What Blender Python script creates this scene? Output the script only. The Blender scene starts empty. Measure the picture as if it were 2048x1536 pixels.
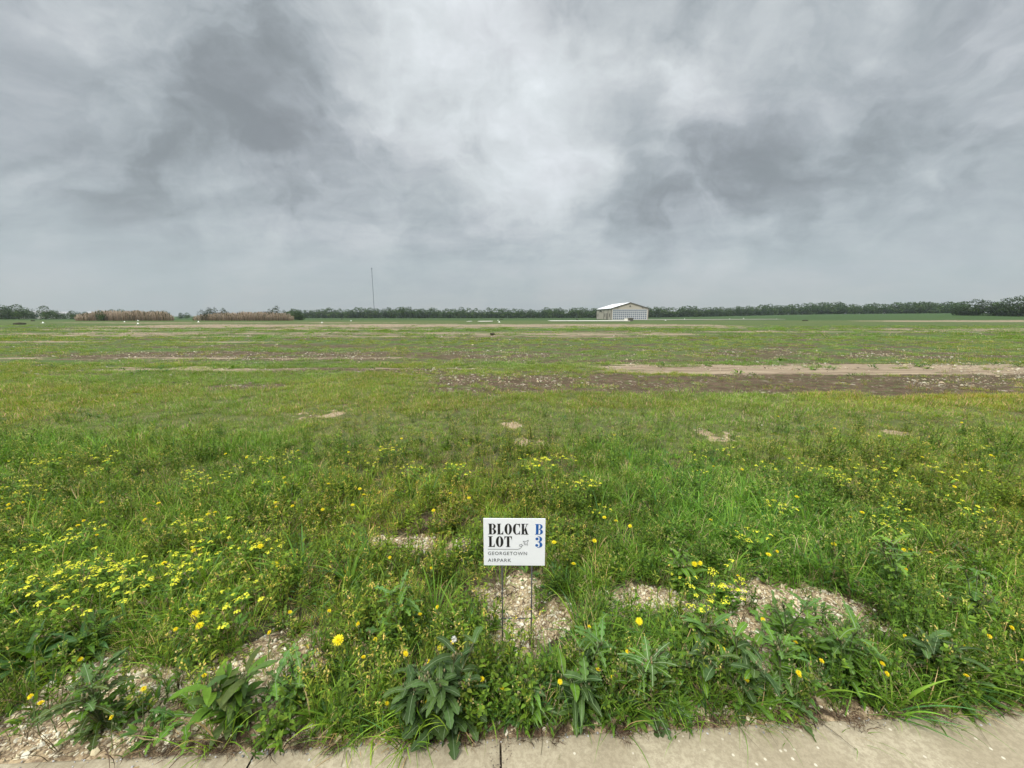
import bpy, math, random
import numpy as np
from math import sin, cos, pi, radians, tan, atan, sqrt, exp
from mathutils import Vector
random.seed(7); rng = np.random.default_rng(11)
S = bpy.context.scene
COL = S.collection

# ------------------------------------------------------------------ camera
CAM_H = 1.6; PITCH = radians(10.15); FPX = 760.0
cd = bpy.data.cameras.new('camera'); cam = bpy.data.objects.new('camera', cd); COL.objects.link(cam)
cam.location = (0, 0, CAM_H); cam.rotation_euler = (pi/2 - PITCH, 0, 0)
cd.sensor_fit = 'HORIZONTAL'; cd.sensor_width = 36; cd.lens = 36*FPX/2048
cd.clip_start = 0.05; cd.clip_end = 9000
S.camera = cam
cp, sp = cos(PITCH), sin(PITCH)
def ray(px, py):
    r, u = px-1024.0, 768.0-py
    return (r, FPX*cp+u*sp, u*cp-FPX*sp)
def at(px, py, z=0.0):                 # point at height z seen at a photo pixel
    d = ray(px, py); t = (z-CAM_H)/d[2]
    return (d[0]*t, d[1]*t)
def atY(px, py, Y):                    # point at forward distance Y
    d = ray(px, py); t = Y/d[1]
    return (d[0]*t, Y, CAM_H+d[2]*t)

# ------------------------------------------------------------------ world (overcast sky)
SUN_EL, SUN_AZ = radians(50), radians(215)
SUN_STRENGTH = 1.5
S.view_settings.view_transform = 'Standard'; S.view_settings.look = 'None'
S.view_settings.exposure = 1.0; S.view_settings.gamma = 1.0
S.view_settings.use_curve_mapping = False
W = bpy.data.worlds.new('World'); S.world = W; W.use_nodes = True
nt = W.node_tree; nt.nodes.clear()
def N(tree, t, **kw):
    n = tree.nodes.new(t)
    for k, v in kw.items():
        if k == 'ins':
            for a, b in v.items():
                if isinstance(b, bpy.types.NodeSocket): tree.links.new(b, n.inputs[a])
                else: n.inputs[a].default_value = b
        else: setattr(n, k, v)
    return n
def M_(tree, op, a, b=None, c=None, clamp=False):
    n = tree.nodes.new('ShaderNodeMath'); n.operation = op; n.use_clamp = clamp
    for i, v in enumerate((a, b, c)):
        if v is None: continue
        if isinstance(v, bpy.types.NodeSocket): tree.links.new(v, n.inputs[i])
        else: n.inputs[i].default_value = v
    return n.outputs[0]
def V_(tree, op, a, b=None, scale=None):
    n = tree.nodes.new('ShaderNodeVectorMath'); n.operation = op
    for i, v in enumerate((a, b)):
        if v is None: continue
        if isinstance(v, bpy.types.NodeSocket): tree.links.new(v, n.inputs[i])
        else: n.inputs[i].default_value = v
    if scale is not None: n.inputs['Scale'].default_value = scale
    return n
def MIX(tree, f, a, b, mode='MIX'):
    n = tree.nodes.new('ShaderNodeMix'); n.data_type = 'RGBA'; n.blend_type = mode
    for i, v in ((0, f), (6, a), (7, b)):
        if isinstance(v, bpy.types.NodeSocket): tree.links.new(v, n.inputs[i])
        else: n.inputs[i].default_value = v if i == 0 else (tuple(v)+(1,) if len(v) == 3 else v)
    return n.outputs[2]
def NOISE(tree, vec, scale, detail=4, rough=.5, dist=0.0, w=None):
    n = tree.nodes.new('ShaderNodeTexNoise')
    tree.links.new(vec, n.inputs['Vector']); n.inputs['Scale'].default_value = scale
    n.inputs['Detail'].default_value = detail; n.inputs['Roughness'].default_value = rough
    n.inputs['Distortion'].default_value = dist
    return n
def MR(tree, v, a, b, c=0.0, d=1.0, smooth=True):
    n = tree.nodes.new('ShaderNodeMapRange')
    n.interpolation_type = 'SMOOTHSTEP' if smooth else 'LINEAR'
    tree.links.new(v, n.inputs[0])
    for i, x in enumerate((a, b, c, d)): n.inputs[i+1].default_value = x
    return n.outputs[0]

tc = N(nt, 'ShaderNodeTexCoord'); dirv = V_(nt, 'NORMALIZE', tc.outputs['Generated']).outputs[0]
sx = N(nt, 'ShaderNodeSeparateXYZ', ins={0: dirv})
zz = M_(nt, 'MAXIMUM', sx.outputs[2], 0.0)
den = M_(nt, 'ADD', zz, 0.24)
pl = N(nt, 'ShaderNodeCombineXYZ', ins={0: M_(nt, 'DIVIDE', sx.outputs[0], den), 1: M_(nt, 'DIVIDE', sx.outputs[1], den), 2: 0.0}).outputs[0]
# cloud lobes drift from lower left to upper right of the view, finer wisps ride on them
wv = NOISE(nt, pl, 1.1, 4, .5); wf = NOISE(nt, pl, 4.5, 5, .55)
def WARP(base, nz_, amp): return V_(nt, 'ADD', base, V_(nt, 'SCALE', V_(nt, 'SUBTRACT', nz_.outputs['Color'], (.5, .5, .5)).outputs[0], scale=amp).outputs[0]).outputs[0]
pw = WARP(WARP(pl, wv, .55), wf, .10)
mp = N(nt, 'ShaderNodeMapping', ins={0: pw}); mp.inputs['Rotation'].default_value = (0, 0, radians(-52)); mp.inputs['Scale'].default_value = (0.55, 1.3, 1)
n1 = NOISE(nt, mp.outputs[0], 1.0, 4, .5); n2 = NOISE(nt, mp.outputs[0], 2.6, 8, .58); n3 = NOISE(nt, pw, 6.5, 8, .62)
wq = NOISE(nt, V_(nt, 'ADD', dirv, (3.1, 1.7, .4)).outputs[0], 3.2, 6, .55); wd = V_(nt, 'NORMALIZE', WARP(WARP(dirv, wv, .16), wq, .42)).outputs[0]
n4 = NOISE(nt, V_(nt, 'MULTIPLY', wd, (1, 1, 1.25)).outputs[0], 5.5, 8, .56, .35)
val = None
# cloud masses: photo direction, angular radius (deg), brightness change
BLOBS = [(60, 180, 17, -.50), (80, 360, 11, -.42), (250, 130, 13, -.16), (330, 260, 12, -.26), (500, 60, 12, -.18), (250, 420, 8, -.26),
         (420, 200, 8, -.12), (640, 260, 7, -.20), (760, 340, 8, -.26), (600, 380, 8, -.18), (470, 330, 8, -.16), (640, 120, 6, -.16), (660, 40, 5, -.2),
         (760, 60, 9, .34), (900, 100, 12, .42), (820, 170, 8, .30), (1060, 60, 13, .30), (1200, 60, 10, .22), (1130, 200, 8, .40), (1090, 320, 7, .42), (1045, 420, 7, .36), (960, 320, 6, .28), (870, 300, 4, .2), (700, 170, 6, .22), (520, 205, 3.5, .24), (630, 380, 3.5, .16),
         (1260, 420, 7, -.60), (1350, 400, 7, -.52), (1460, 380, 8, -.54), (1600, 330, 9, -.56), (1760, 270, 10, -.52), (1930, 200, 10, -.46), (1560, 420, 7, -.22), (2040, 260, 8, -.2), (1250, 340, 5, -.22),
         (1370, 265, 5, .30), (1480, 190, 7, .20), (1620, 130, 7, .22), (1560, 60, 8, .10), (1780, 150, 6, .2), (1940, 110, 7, .12), (1300, 140, 6, .12),
         (860, 470, 5, -.26), (900, 220, 5, -.20), (960, 170, 6, -.22), (760, 250, 5, -.12), (690, 520, 6, -.1), (350, 500, 9, -.06),
         (1800, 20, 10, -.26), (1500, 20, 8, -.06), (230, 300, 4, .12), (150, 460, 8, .10), (380, 440, 5, .12), (1650, 440, 7, .05), (1350, 480, 8, .10), (1900, 400, 9, .04)]
for (bx, by, rad, amp) in BLOBS:
    d = Vector(ray(bx, by)).normalized()
    dt = N(nt, 'ShaderNodeVectorMath', operation='DOT_PRODUCT'); nt.links.new(wd, dt.inputs[0]); dt.inputs[1].default_value = d
    g = MR(nt, dt.outputs['Value'], cos(radians(rad*1.45)), 1.0, 0.0, amp*(.10 if amp > 0 else .064))
    val = g if val is None else M_(nt, 'ADD', val, g)
fade = MR(nt, zz, 0.0, 0.26, 0.12, 1.0)
tt = M_(nt, 'ADD', M_(nt, 'ADD', M_(nt, 'ADD', M_(nt, 'MULTIPLY', M_(nt, 'SUBTRACT', n1.outputs[0], .5), .06), M_(nt, 'MULTIPLY', M_(nt, 'SUBTRACT', n4.outputs[0], .5), .36)), M_(nt, 'MULTIPLY', M_(nt, 'SUBTRACT', n2.outputs[0], .5), .20)), M_(nt, 'ADD', M_(nt, 'MULTIPLY', M_(nt, 'SUBTRACT', n3.outputs[0], .5), .075), val))
v = M_(nt, 'ADD', M_(nt, 'MULTIPLY', tt, fade), 0.256)
v = M_(nt, 'SMOOTH_MAX', M_(nt, 'MULTIPLY', v, MR(nt, zz, 0.0, .2, .88, 1.0)), .125, .07)
zen = MR(nt, sx.outputs[2], 0.62, 0.88, 1.0, 5.0)     # unseen sky overhead, above the frame, boosted to light the ground
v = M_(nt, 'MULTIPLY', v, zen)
tint = MIX(nt, MR(nt, M_(nt, 'ADD', tt, .5), .42, .58), (.905, 1.0, 1.06), (.95, 1.005, 1.035))
tint2 = MIX(nt, MR(nt, NOISE(nt, pl, 1.7, 3).outputs[0], .42, .62), tint, MIX(nt, 1.0, tint, (1.012, .995, 1.005), 'MULTIPLY'))
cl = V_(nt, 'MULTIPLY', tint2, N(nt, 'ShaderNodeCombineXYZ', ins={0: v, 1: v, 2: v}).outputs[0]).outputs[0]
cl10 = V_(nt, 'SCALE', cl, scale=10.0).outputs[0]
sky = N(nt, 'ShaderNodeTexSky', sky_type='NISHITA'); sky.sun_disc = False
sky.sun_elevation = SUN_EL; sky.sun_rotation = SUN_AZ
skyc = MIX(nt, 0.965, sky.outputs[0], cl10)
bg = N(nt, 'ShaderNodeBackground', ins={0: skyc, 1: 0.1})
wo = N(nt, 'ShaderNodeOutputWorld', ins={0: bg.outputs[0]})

# ------------------------------------------------------------------ sun
sl = bpy.data.lights.new('sun', 'SUN'); so = bpy.data.objects.new('sun', sl); COL.objects.link(so)
sl.energy = SUN_STRENGTH; sl.angle = radians(10); sl.color = (1, .96, .88)
sd = Vector((sin(SUN_AZ)*cos(SUN_EL), cos(SUN_AZ)*cos(SUN_EL), sin(SUN_EL)))
so.rotation_euler = sd.to_track_quat('Z', 'Y').to_euler(); so.location = (0, 0, 60)
S.render.engine = 'CYCLES'
S.cycles.max_bounces = 6; S.cycles.diffuse_bounces = 3; S.cycles.glossy_bounces = 2; S.cycles.transmission_bounces = 3
S.cycles.use_denoising = True; S.cycles.denoiser = 'OPENIMAGEDENOISE'; S.cycles.denoising_prefilter = 'ACCURATE'

# ------------------------------------------------------------------ numpy noise
_lat = rng.random((256, 256))
def vnoise(x, y):
    xi = np.floor(x).astype(int); yi = np.floor(y).astype(int); fx = x-xi; fy = y-yi
    fx = fx*fx*(3-2*fx); fy = fy*fy*(3-2*fy)
    a = _lat[xi & 255, yi & 255]; b = _lat[(xi+1) & 255, yi & 255]; c = _lat[xi & 255, (yi+1) & 255]; d = _lat[(xi+1) & 255, (yi+1) & 255]
    return (a*(1-fx)+b*fx)*(1-fy)+(c*(1-fx)+d*fx)*fy
def fbm(x, y, s, o=4, off=0.0):
    x = np.asarray(x, float)/s+off+37.3; y = np.asarray(y, float)/s+off*1.7+91.1
    t = 0; a = .5; w = 0
    for _ in range(o):
        t = t+a*vnoise(x, y); w += a; a *= .5; x = x*2.03+11.7; y = y*2.03+5.2
    return t/w
def sstep(a, b, v):
    t = np.clip((v-a)/(b-a), 0, 1); return t*t*(3-2*t)

# ------------------------------------------------------------------ ground shape and cover
def edge_y(x): return 1.205+0.048*x          # the far edge of the concrete walk
def zg(x, y):
    x = np.asarray(x, float); y = np.asarray(y, float)
    e = y-edge_y(x)
    near = 1-sstep(12, 30, np.hypot(x, y))
    z = near*((fbm(x, y, .9, 3)-.5)*.055+(fbm(x, y, .22, 3, 9)-.5)*.03)
    z = z+(1-near)*(fbm(x, y, 14, 3, 4)-.5)*.10*sstep(10, 40, y)
    z = z*sstep(-.02, .5, e)+(fbm(x, y, .1, 3, 2)-.5)*.016*sstep(-.01, .1, e)
    z = np.where(e < 0, -.12*sstep(0, .06, -e)*1.0, z)
    back = sstep(.4, 1.2, -e-1.6)
    z = np.where(e < -1.5, -.12+.1*back, z)
    xr = x-.25*(y-190)
    z = z+3.5*sstep(70, 300, xr)*sstep(105, 230, y)
    z = z-.7*sstep(180, 420, y)*(1-sstep(0, 200, x))
    return z
# gravel and soil openings near the walk: photo pixel, pixel radii, kind (0 gravel, 1 dark soil), strength
SPOTS = [(1040, 1250, 52, 84, 0, 1.1), (1045, 1330, 60, 40, 0, .7), (1100, 1215, 60, 38, 0, .9), (985, 1190, 40, 25, 0, .6), (1235, 1195, 80, 24, 0, .6), (1300, 1190, 60, 22, 0, .5),
         (1540, 1225, 140, 48, 0, 1.35), (1590, 1300, 65, 60, 0, 1.35), (1500, 1190, 90, 25, 0, .9), (1480, 1280, 35, 30, 0, .7), (1640, 1200, 60, 25, 0, .9), (1690, 1205, 50, 22, 0, .6),
         (560, 1300, 90, 58, 0, 1.25), (500, 1250, 60, 30, 0, .6), (610, 1270, 60, 35, 0, .8), (290, 1215, 42, 28, 0, .95), (245, 1340, 85, 36, 0, 1.25), (190, 1400, 130, 44, 0, 1.6), (110, 1455, 100, 44, 0, 1.5), (330, 1430, 100, 30, 0, 1.0),
         (640, 1455, 90, 22, 0, 1.), (560, 1400, 60, 25, 0, .6), (925, 1360, 26, 40, 1, .9), (925, 1430, 45, 25, 0, .9), (1140, 1415, 60, 22, 0, .9), (1245, 1425, 60, 20, 1, .9), (450, 1320, 50, 25, 0, .5),
         (1080, 1450, 70, 14, 0, .9), (1480, 1410, 60, 22, 0, .6), (1840, 1440, 150, 25, 1, .9), (1650, 1440, 120, 20, 0, .7), (2020, 1440, 40, 24, 0, .9), (1460, 1440, 80, 14, 1, .8), (1780, 1220, 50, 22, 1, .7), (1790, 1240, 30, 15, 0, .6),
         (850, 1090, 100, 18, 0, .5), (920, 1085, 40, 12, 1, .5), (640, 990, 42, 14, 0, .6), (545, 1075, 34, 16, 1, 1.), (880, 1045, 60, 18, 1, .8), (235, 1085, 60, 16, 1, .7), (190, 1075, 40, 14, 1, .6), (770, 1020, 40, 10, 1, .6),
         (1655, 915, 26, 8, 0, .8), (1440, 872, 40, 14, 0, .7), (1020, 850, 22, 8, 0, .9), (655, 830, 55, 9, 0, .7), (1070, 885, 50, 7, 0, .6), (1540, 850, 26, 7, 0, .5), (1800, 866, 22, 6, 0, .6), (1330, 905, 50, 10, 1, .5),
         (1990, 1045, 70, 14, 1, .8), (2020, 1060, 40, 10, 0, .6), (1130, 1055, 40, 12, 1, .7), (1345, 985, 30, 14, 1, .6), (1260, 1065, 36, 10, 1, .5), (1590, 1055, 50, 12, 1, .6), (1730, 960, 40, 8, 1, .5), (450, 985, 40, 8, 1, .5),
         (960, 1165, 60, 16, 1, .6), (1020, 1150, 50, 12, 1, .7), (100, 1130, 40, 10, 1, .5), (880, 778, 60, 5, 1, .5), (700, 805, 40, 5, 1, .3), (1180, 820, 50, 6, 1, .35), (900, 800, 60, 6, 1, .35)]
SPOTS = [(a, b+14, c_*.92, d*1.08, k, s) if b > 1150 else (a, b, c_, d, k, s*(.8 if b > 950 else .62)) for (a, b, c_, d, k, s) in SPOTS]+[(1570, 1375, 60, 34, 0, .8)]
SP = []
for (px, py, rx, ry, k, s) in SPOTS:
    c = at(px, py); l = at(px+rx, py); u_ = at(px, py-ry); d_ = at(px, py+ry)
    SP.append((c[0], (u_[1]+d_[1])/2, abs(l[0]-c[0]), (u_[1]-d_[1])/2, k, s))
# strips of worked soil across the field: far/near pixel row, left/right pixel, kind (1 brown, 2 tan), strength
STRIPS = [(751, 777, 760, 2500, 1, 1.15), (744, 768, 1330, 2500, 1, .95), (730, 743, 1090, 2500, 2, .95), (768, 784, 180, 700, 1, .62), (755, 766, 820, 1500, 1, .6),
          (734, 741, 20, 640, 2, .7), (735, 742, 480, 1100, 1, .8), (703, 722, 60, 1250, 1, .85), (700, 716, 1250, 2100, 1, .62), (686, 698, 900, 2000, 1, .6), (744, 752, -600, 90, 2, .7),
          (722, 728, 900, 1700, 1, .55), (677, 683, 100, 1900, 1, .5), (665, 672, -300, 1500, 2, .78), (671, 675, 500, 1900, 1, .6), (657, 662, 1650, 2700, 2, .8), (662, 666, 1300, 2300, 2, .5), (682, 686, -400, 700, 2, .5),
          (648.5, 654.5, 150, 1560, 2, .95), (644.8, 646.2, 0, 1000, 2, .55), (641.6, 643.5, 1640, 2600, 2, 1.1), (640.4, 642.4, 1290, 1600, 2, .55), (643, 644.6, 700, 930, 2, .5), (645.5, 647, 150, 560, 2, .3)]
_r = random.Random(31)
for _py in (656, 659, 663.5, 668, 674, 679, 684, 690, 694, 699, 706, 711, 716, 721, 726, 732, 738, 743, 748):
    for _k in range(3):
        _a = _r.uniform(-700, 1500); _t = _r.uniform(.9, 1.9)*(1 if _py < 690 else 1.7)
        STRIPS.append((_py-_t, _py+_t, _a, _a+_r.uniform(700, 1700), 1 if _r.random() < .9 else 2, _r.uniform(.36, .58)))
ST = []
for (t_, b_, l_, r_, k, s) in STRIPS:
    y1 = at(1024, t_)[1]; y0 = at(1024, b_)[1]; ym = at(1024, (t_+b_)/2)[1]
    ST.append((y0, y1, (l_-1024)/FPX*ym*1.0, (r_-1024)/FPX*ym*1.0, k, s))
def cover(x, y):
    """bare gravel, brown soil, tan dust, each 0..1"""
    x = np.asarray(x, float); y = np.asarray(y, float)
    g = np.zeros_like(x); s_ = np.zeros_like(x); t_ = np.zeros_like(x)
    nz = fbm(x, y, .45, 4, 3)-.5; nz2 = fbm(x, y, .16, 3, 6)-.5
    for (cx, cy, rx, ry, k, st) in SP:
        d = np.hypot((x-cx)/rx, (y-cy)/ry)
        m = np.clip(st*1.25-d*d*.62+nz*2.3+nz2*3.0, 0, 1)*(d < 2.2)
        if k == 0: g = np.maximum(g, m)
        else: s_ = np.maximum(s_, m)
    e = y-edge_y(x)
    ed = np.clip(1.15-e/.13+nz*2.2, 0, 1)*(e > -.2)*(y < 3)
    s_ = np.maximum(s_, ed*(nz2 > -.02)); g = np.maximum(g, ed*(nz2 <= .03)*.9)
    for (y0, y1, x0, x1, k, st) in ST:
        w = (y1-y0); ym = (y0+y1)/2
        nx = fbm(x/14.0, y, w*.55+.2, 4, y0 % 7)-.5; nf = fbm(x/5.0, y, .14+.011*ym, 4, y1 % 5)-.5
        d = np.abs((y-ym+nx*w*.7)/(w*.5))
        ex = sstep(0, .28*ym, x-x0)*(1-sstep(-.28*ym, 0, x-x1))
        m = np.clip((st*1.25-d*d*.75+nx*1.5+nf*3.4+.12)*ex, 0, 1)*(.6+.4*st)
        if k == 1: s_ = np.maximum(s_, np.clip(m, 0, 1))
        else: t_ = np.maximum(t_, np.clip(m, 0, 1))
    return g, s_, t_

# ------------------------------------------------------------------ mesh building
class MB:
    def __init__(s): s.v = []; s.f = []; s.c = []; s.n = 0; s.m = []
    def add(s, v, f, c, mi=0):
        v = np.asarray(v, float).reshape(-1, 3); c = np.asarray(c, float)
        if c.ndim == 1: c = np.tile(c[:3], (len(v), 1))
        s.v.append(v); s.c.append(c[:, :3])
        for q in f: s.f.append(tuple(i+s.n for i in q)); s.m.append(mi)
        s.n += len(v)
    def mesh(s, name, mats, smooth=True):
        me = bpy.data.meshes.new(name)
        V = np.concatenate(s.v); C = np.concatenate(s.c)
        me.from_pydata(V.tolist(), [], s.f); me.update()
        a = me.color_attributes.new('col', 'FLOAT_COLOR', 'POINT')
        a.data.foreach_set('color', np.concatenate([C, np.ones((len(C), 1))], 1).ravel().astype(np.float32))
        for m in (mats if isinstance(mats, (list, tuple)) else [mats]): me.materials.append(m)
        if smooth: me.polygons.foreach_set('use_smooth', [True]*len(me.polygons))
        me.polygons.foreach_set('material_index', s.m)
        return me
def link(name, me, parent=None, loc=(0, 0, 0), rz=0.0, lib=None):
    o = bpy.data.objects.new(name, me); (lib or COL).objects.link(o)
    o.location = loc; o.rotation_euler = (0, 0, rz)
    if parent: o.parent = parent
    return o
def tag(o, label=None, cat=None, group=None, kind=None):
    if label: o['label'] = label
    if cat: o['category'] = cat
    if group: o['group'] = group
    if kind: o['kind'] = kind
    return o
def thing(name, label, cat, loc=(0, 0, 0), rz=0.0, group=None):
    o = bpy.data.objects.new(name, None); COL.objects.link(o); o.location = loc; o.rotation_euler = (0, 0, rz)
    o.empty_display_size = .1
    return tag(o, label, cat, group)
def dup(root, loc, rz, sc=1.0, label=None, group=None, tilt=(0, 0)):
    r = root.copy(); COL.objects.link(r); r.location = loc; r.rotation_euler = (tilt[0], tilt[1], rz); r.scale = (sc,)*3
    if label: r['label'] = label
    if group: r['group'] = group
    for ch in root.children:
        c = ch.copy(); COL.objects.link(c); c.parent = r
        for g in ch.children:
            d = g.copy(); COL.objects.link(d); d.parent = c
    return r
def box(mb, x0, x1, y0, y1, z0, z1, c, mi=0):
    v = [(x0, y0, z0), (x1, y0, z0), (x1, y1, z0), (x0, y1, z0), (x0, y0, z1), (x1, y0, z1), (x1, y1, z1), (x0, y1, z1)]
    mb.add(v, [(0, 3, 2, 1), (4, 5, 6, 7), (0, 1, 5, 4), (1, 2, 6, 5), (2, 3, 7, 6), (3, 0, 4, 7)], c, mi)
def tube(mb, pts, r0, r1, c, n=5, mi=0):
    pts = [np.array(p, float) for p in pts]; k = len(pts); V = []; F = []
    for i, p in enumerate(pts):
        t = pts[min(i+1, k-1)]-pts[max(i-1, 0)]; t /= (np.linalg.norm(t)+1e-9)
        a = np.cross(t, (0, 0, 1) if abs(t[2]) < .9 else (1, 0, 0)); a /= np.linalg.norm(a); b = np.cross(t, a)
        r = r0+(r1-r0)*i/(k-1)
        for j in range(n):
            th = 2*pi*j/n; V.append(p+(a*cos(th)+b*sin(th))*r)
    for i in range(k-1):
        for j in range(n): F.append((i*n+j, i*n+(j+1) % n, (i+1)*n+(j+1) % n, (i+1)*n+j))
    F.append(tuple(range(n-1, -1, -1))); F.append(tuple((k-1)*n+j for j in range(n)))
    mb.add(V, F, c, mi)
U = random.uniform
def jit(c, a=.15):
    k = U(1-a, 1+a); h = U(-a, a)*.5
    return (c[0]*k*(1+h), c[1]*k, c[2]*k*(1-h))
# leaf of any kind: path bends from elevation e0 by `droop` radians
def prof(kind, t):
    if kind == 'blade': return (1-t**2.2)*(.55+.45*min(1, t*5))
    if kind == 'oval': return max(0.03, sin(pi*min(1, t**.85)))**.8
    if kind == 'lance': return max(.02, sin(pi*t**.7))**1.1
    if kind == 'lobed':
        env = (.22+.78*sin(pi*min(1, t**1.25))**.8)*(1 if t < .97 else .3)
        return env*(.22+.78*abs(sin(t*pi*4.5+.4))**1.1)
    if kind == 'thistle':
        env = (.35+.65*sin(pi*min(1, t**1.15))**.7)*(1 if t < .97 else .3)
        return env*(.50+.50*(1-((t*7) % 1.0)))
def leaf(mb, base, az, L, Wd, e0, droop, kind='blade', segs=5, col=(.08, .16, .03), roll=0.0, fold=.25, rib=None, wavy=0.0, side=0.0):
    p = np.array(base, float); ca, sa = cos(az), sin(az)
    V = []; F = []; C = []; R = []
    e = e0; a = az
    for i in range(segs+1):
        t = i/segs; ee = e-droop*t**1.3; aa = a+side*t
        T = np.array((cos(aa)*cos(ee), sin(aa)*cos(ee), sin(ee)))
        Sd = np.array((-sin(aa), cos(aa), 0.)); Nn = np.cross(T, Sd)
        rr = roll+wavy*sin(t*9+az)
        S2 = Sd*cos(rr)+Nn*sin(rr); N2 = np.cross(T, S2)
        w = Wd*.5*prof(kind, t)
        if kind == 'blade':
            V += [p-S2*w, p+S2*w]
        else:
            up = -N2*w*fold if T is None else N2*w*fold*-1
            V += [p-S2*w-up, p, p+S2*w-up]
        R.append((p.copy(), S2, N2))
        p = p+T*(L/segs)
    c = np.array(col)
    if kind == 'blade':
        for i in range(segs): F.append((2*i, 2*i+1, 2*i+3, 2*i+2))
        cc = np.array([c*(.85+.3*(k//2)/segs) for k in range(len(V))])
    else:
        for i in range(segs):
            F.append((3*i, 3*i+1, 3*i+4, 3*i+3)); F.append((3*i+1, 3*i+2, 3*i+5, 3*i+4))
        cc = np.array([c*random.uniform(.88, 1.12) for k in range(len(V))])
    mb.add(V, F, cc)
    if rib is not None:
        V = []; F = []
        for i, (q, s2, n2) in enumerate(R):
            w = Wd*.035*(1-i/segs*.8)+.0004
            V += [q-s2*w-n2*.0012, q+s2*w-n2*.0012]; V += [q-s2*w+n2*.0012, q+s2*w+n2*.0012]
        for i in range(segs):
            F.append((4*i, 4*i+1, 4*i+5, 4*i+4)); F.append((4*i+2, 4*i+3, 4*i+7, 4*i+6))
        mb.add(V, F, rib)
    return p

# ------------------------------------------------------------------ materials
def mat(name):
    m = bpy.data.materials.new(name); m.use_nodes = True; t = m.node_tree; t.nodes.clear()
    o = t.nodes.new('ShaderNodeOutputMaterial'); return m, t, o
def leafmat(name, trans=.32, rough=.5, spec=.35, inst=True, tmul=(1.2, 1.25, .5), gain=1.0):
    m, t, o = mat(name)
    a = N(t, 'ShaderNodeAttribute', attribute_name='col')
    col = a.outputs['Color']
    if inst:
        h = N(t, 'ShaderNodeAttribute', attribute_name='tint', attribute_type='INSTANCER')
        one = MIX(t, MR(t, h.outputs['Alpha'], 0.0, 1.0, 0, 1, False), (1, 1, 1), h.outputs['Color'])
        col = MIX(t, 1.0, col, one, 'MULTIPLY')
    g = N(t, 'ShaderNodeNewGeometry')
    nz = NOISE(t, g.outputs['Position'], 90, 2, .5)
    col = MIX(t, 1.0, col, MIX(t, nz.outputs[0], (.78*gain, .78*gain, .78*gain), (1.25*gain, 1.22*gain, 1.2*gain)), 'MULTIPLY')
    p = N(t, 'ShaderNodeBsdfPrincipled', ins={'Base Color': col, 'Roughness': rough})
    p.inputs['Specular IOR Level'].default_value = spec
    tr = N(t, 'ShaderNodeBsdfTranslucent', ins={'Color': MIX(t, 1.0, col, tmul, 'MULTIPLY')})
    mx = N(t, 'ShaderNodeMixShader', ins={0: trans, 1: p.outputs[0], 2: tr.outputs[0]})
    t.links.new(mx.outputs[0], o.inputs[0]); return m
GRASS = leafmat('grass_blade', spec=.2, gain=1.42); LEAF = leafmat('weed_leaf', .3, .55, .18, inst=True, gain=1.25)
STEM = leafmat('plant_stem', .1, .6, .3, inst=False); PETAL = leafmat('yellow_petal', .3, .6, .2, inst=False, tmul=(1, .95, .3))
CROWN = leafmat('tree_foliage', .2, .6, .2, inst=False)
DRY = leafmat('dry_straw', .2, .7, .2, tmul=(1, .95, .8))
def simple(name, col, rough=.6, spec=.4, var=.12, scale=6.0, metal=0.0, bump=0.0, bscale=60):
    m, t, o = mat(name); g = N(t, 'ShaderNodeNewGeometry')
    nz = NOISE(t, g.outputs['Position'], scale, 5, .6)
    c = MIX(t, nz.outputs[0], tuple(x*(1-var) for x in col), tuple(min(1, x*(1+var)) for x in col))
    p = N(t, 'ShaderNodeBsdfPrincipled', ins={'Base Color': c, 'Roughness': rough, 'Metallic': metal})
    p.inputs['Specular IOR Level'].default_value = spec
    if bump:
        b = N(t, 'ShaderNodeBump', ins={'Height': NOISE(t, g.outputs['Position'], bscale, 4, .6).outputs[0], 'Strength': bump, 'Distance': .01})
        t.links.new(b.outputs[0], p.inputs['Normal'])
    t.links.new(p.outputs[0], o.inputs[0]); return m
def stonemat():
    m, t, o = mat('limestone_chip')
    a = N(t, 'ShaderNodeAttribute', attribute_name='tint', attribute_type='INSTANCER'); g = N(t, 'ShaderNodeNewGeometry')
    nz = NOISE(t, g.outputs['Position'], 120, 4, .6)
    c = MIX(t, 1.0, a.outputs['Color'], MIX(t, nz.outputs[0], (.72, .70, .66), (1.2, 1.2, 1.2)), 'MULTIPLY')
    p = N(t, 'ShaderNodeBsdfPrincipled', ins={'Base Color': c, 'Roughness': .85})
    t.links.new(p.outputs[0], o.inputs[0]); return m
STONE = stonemat()

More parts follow.
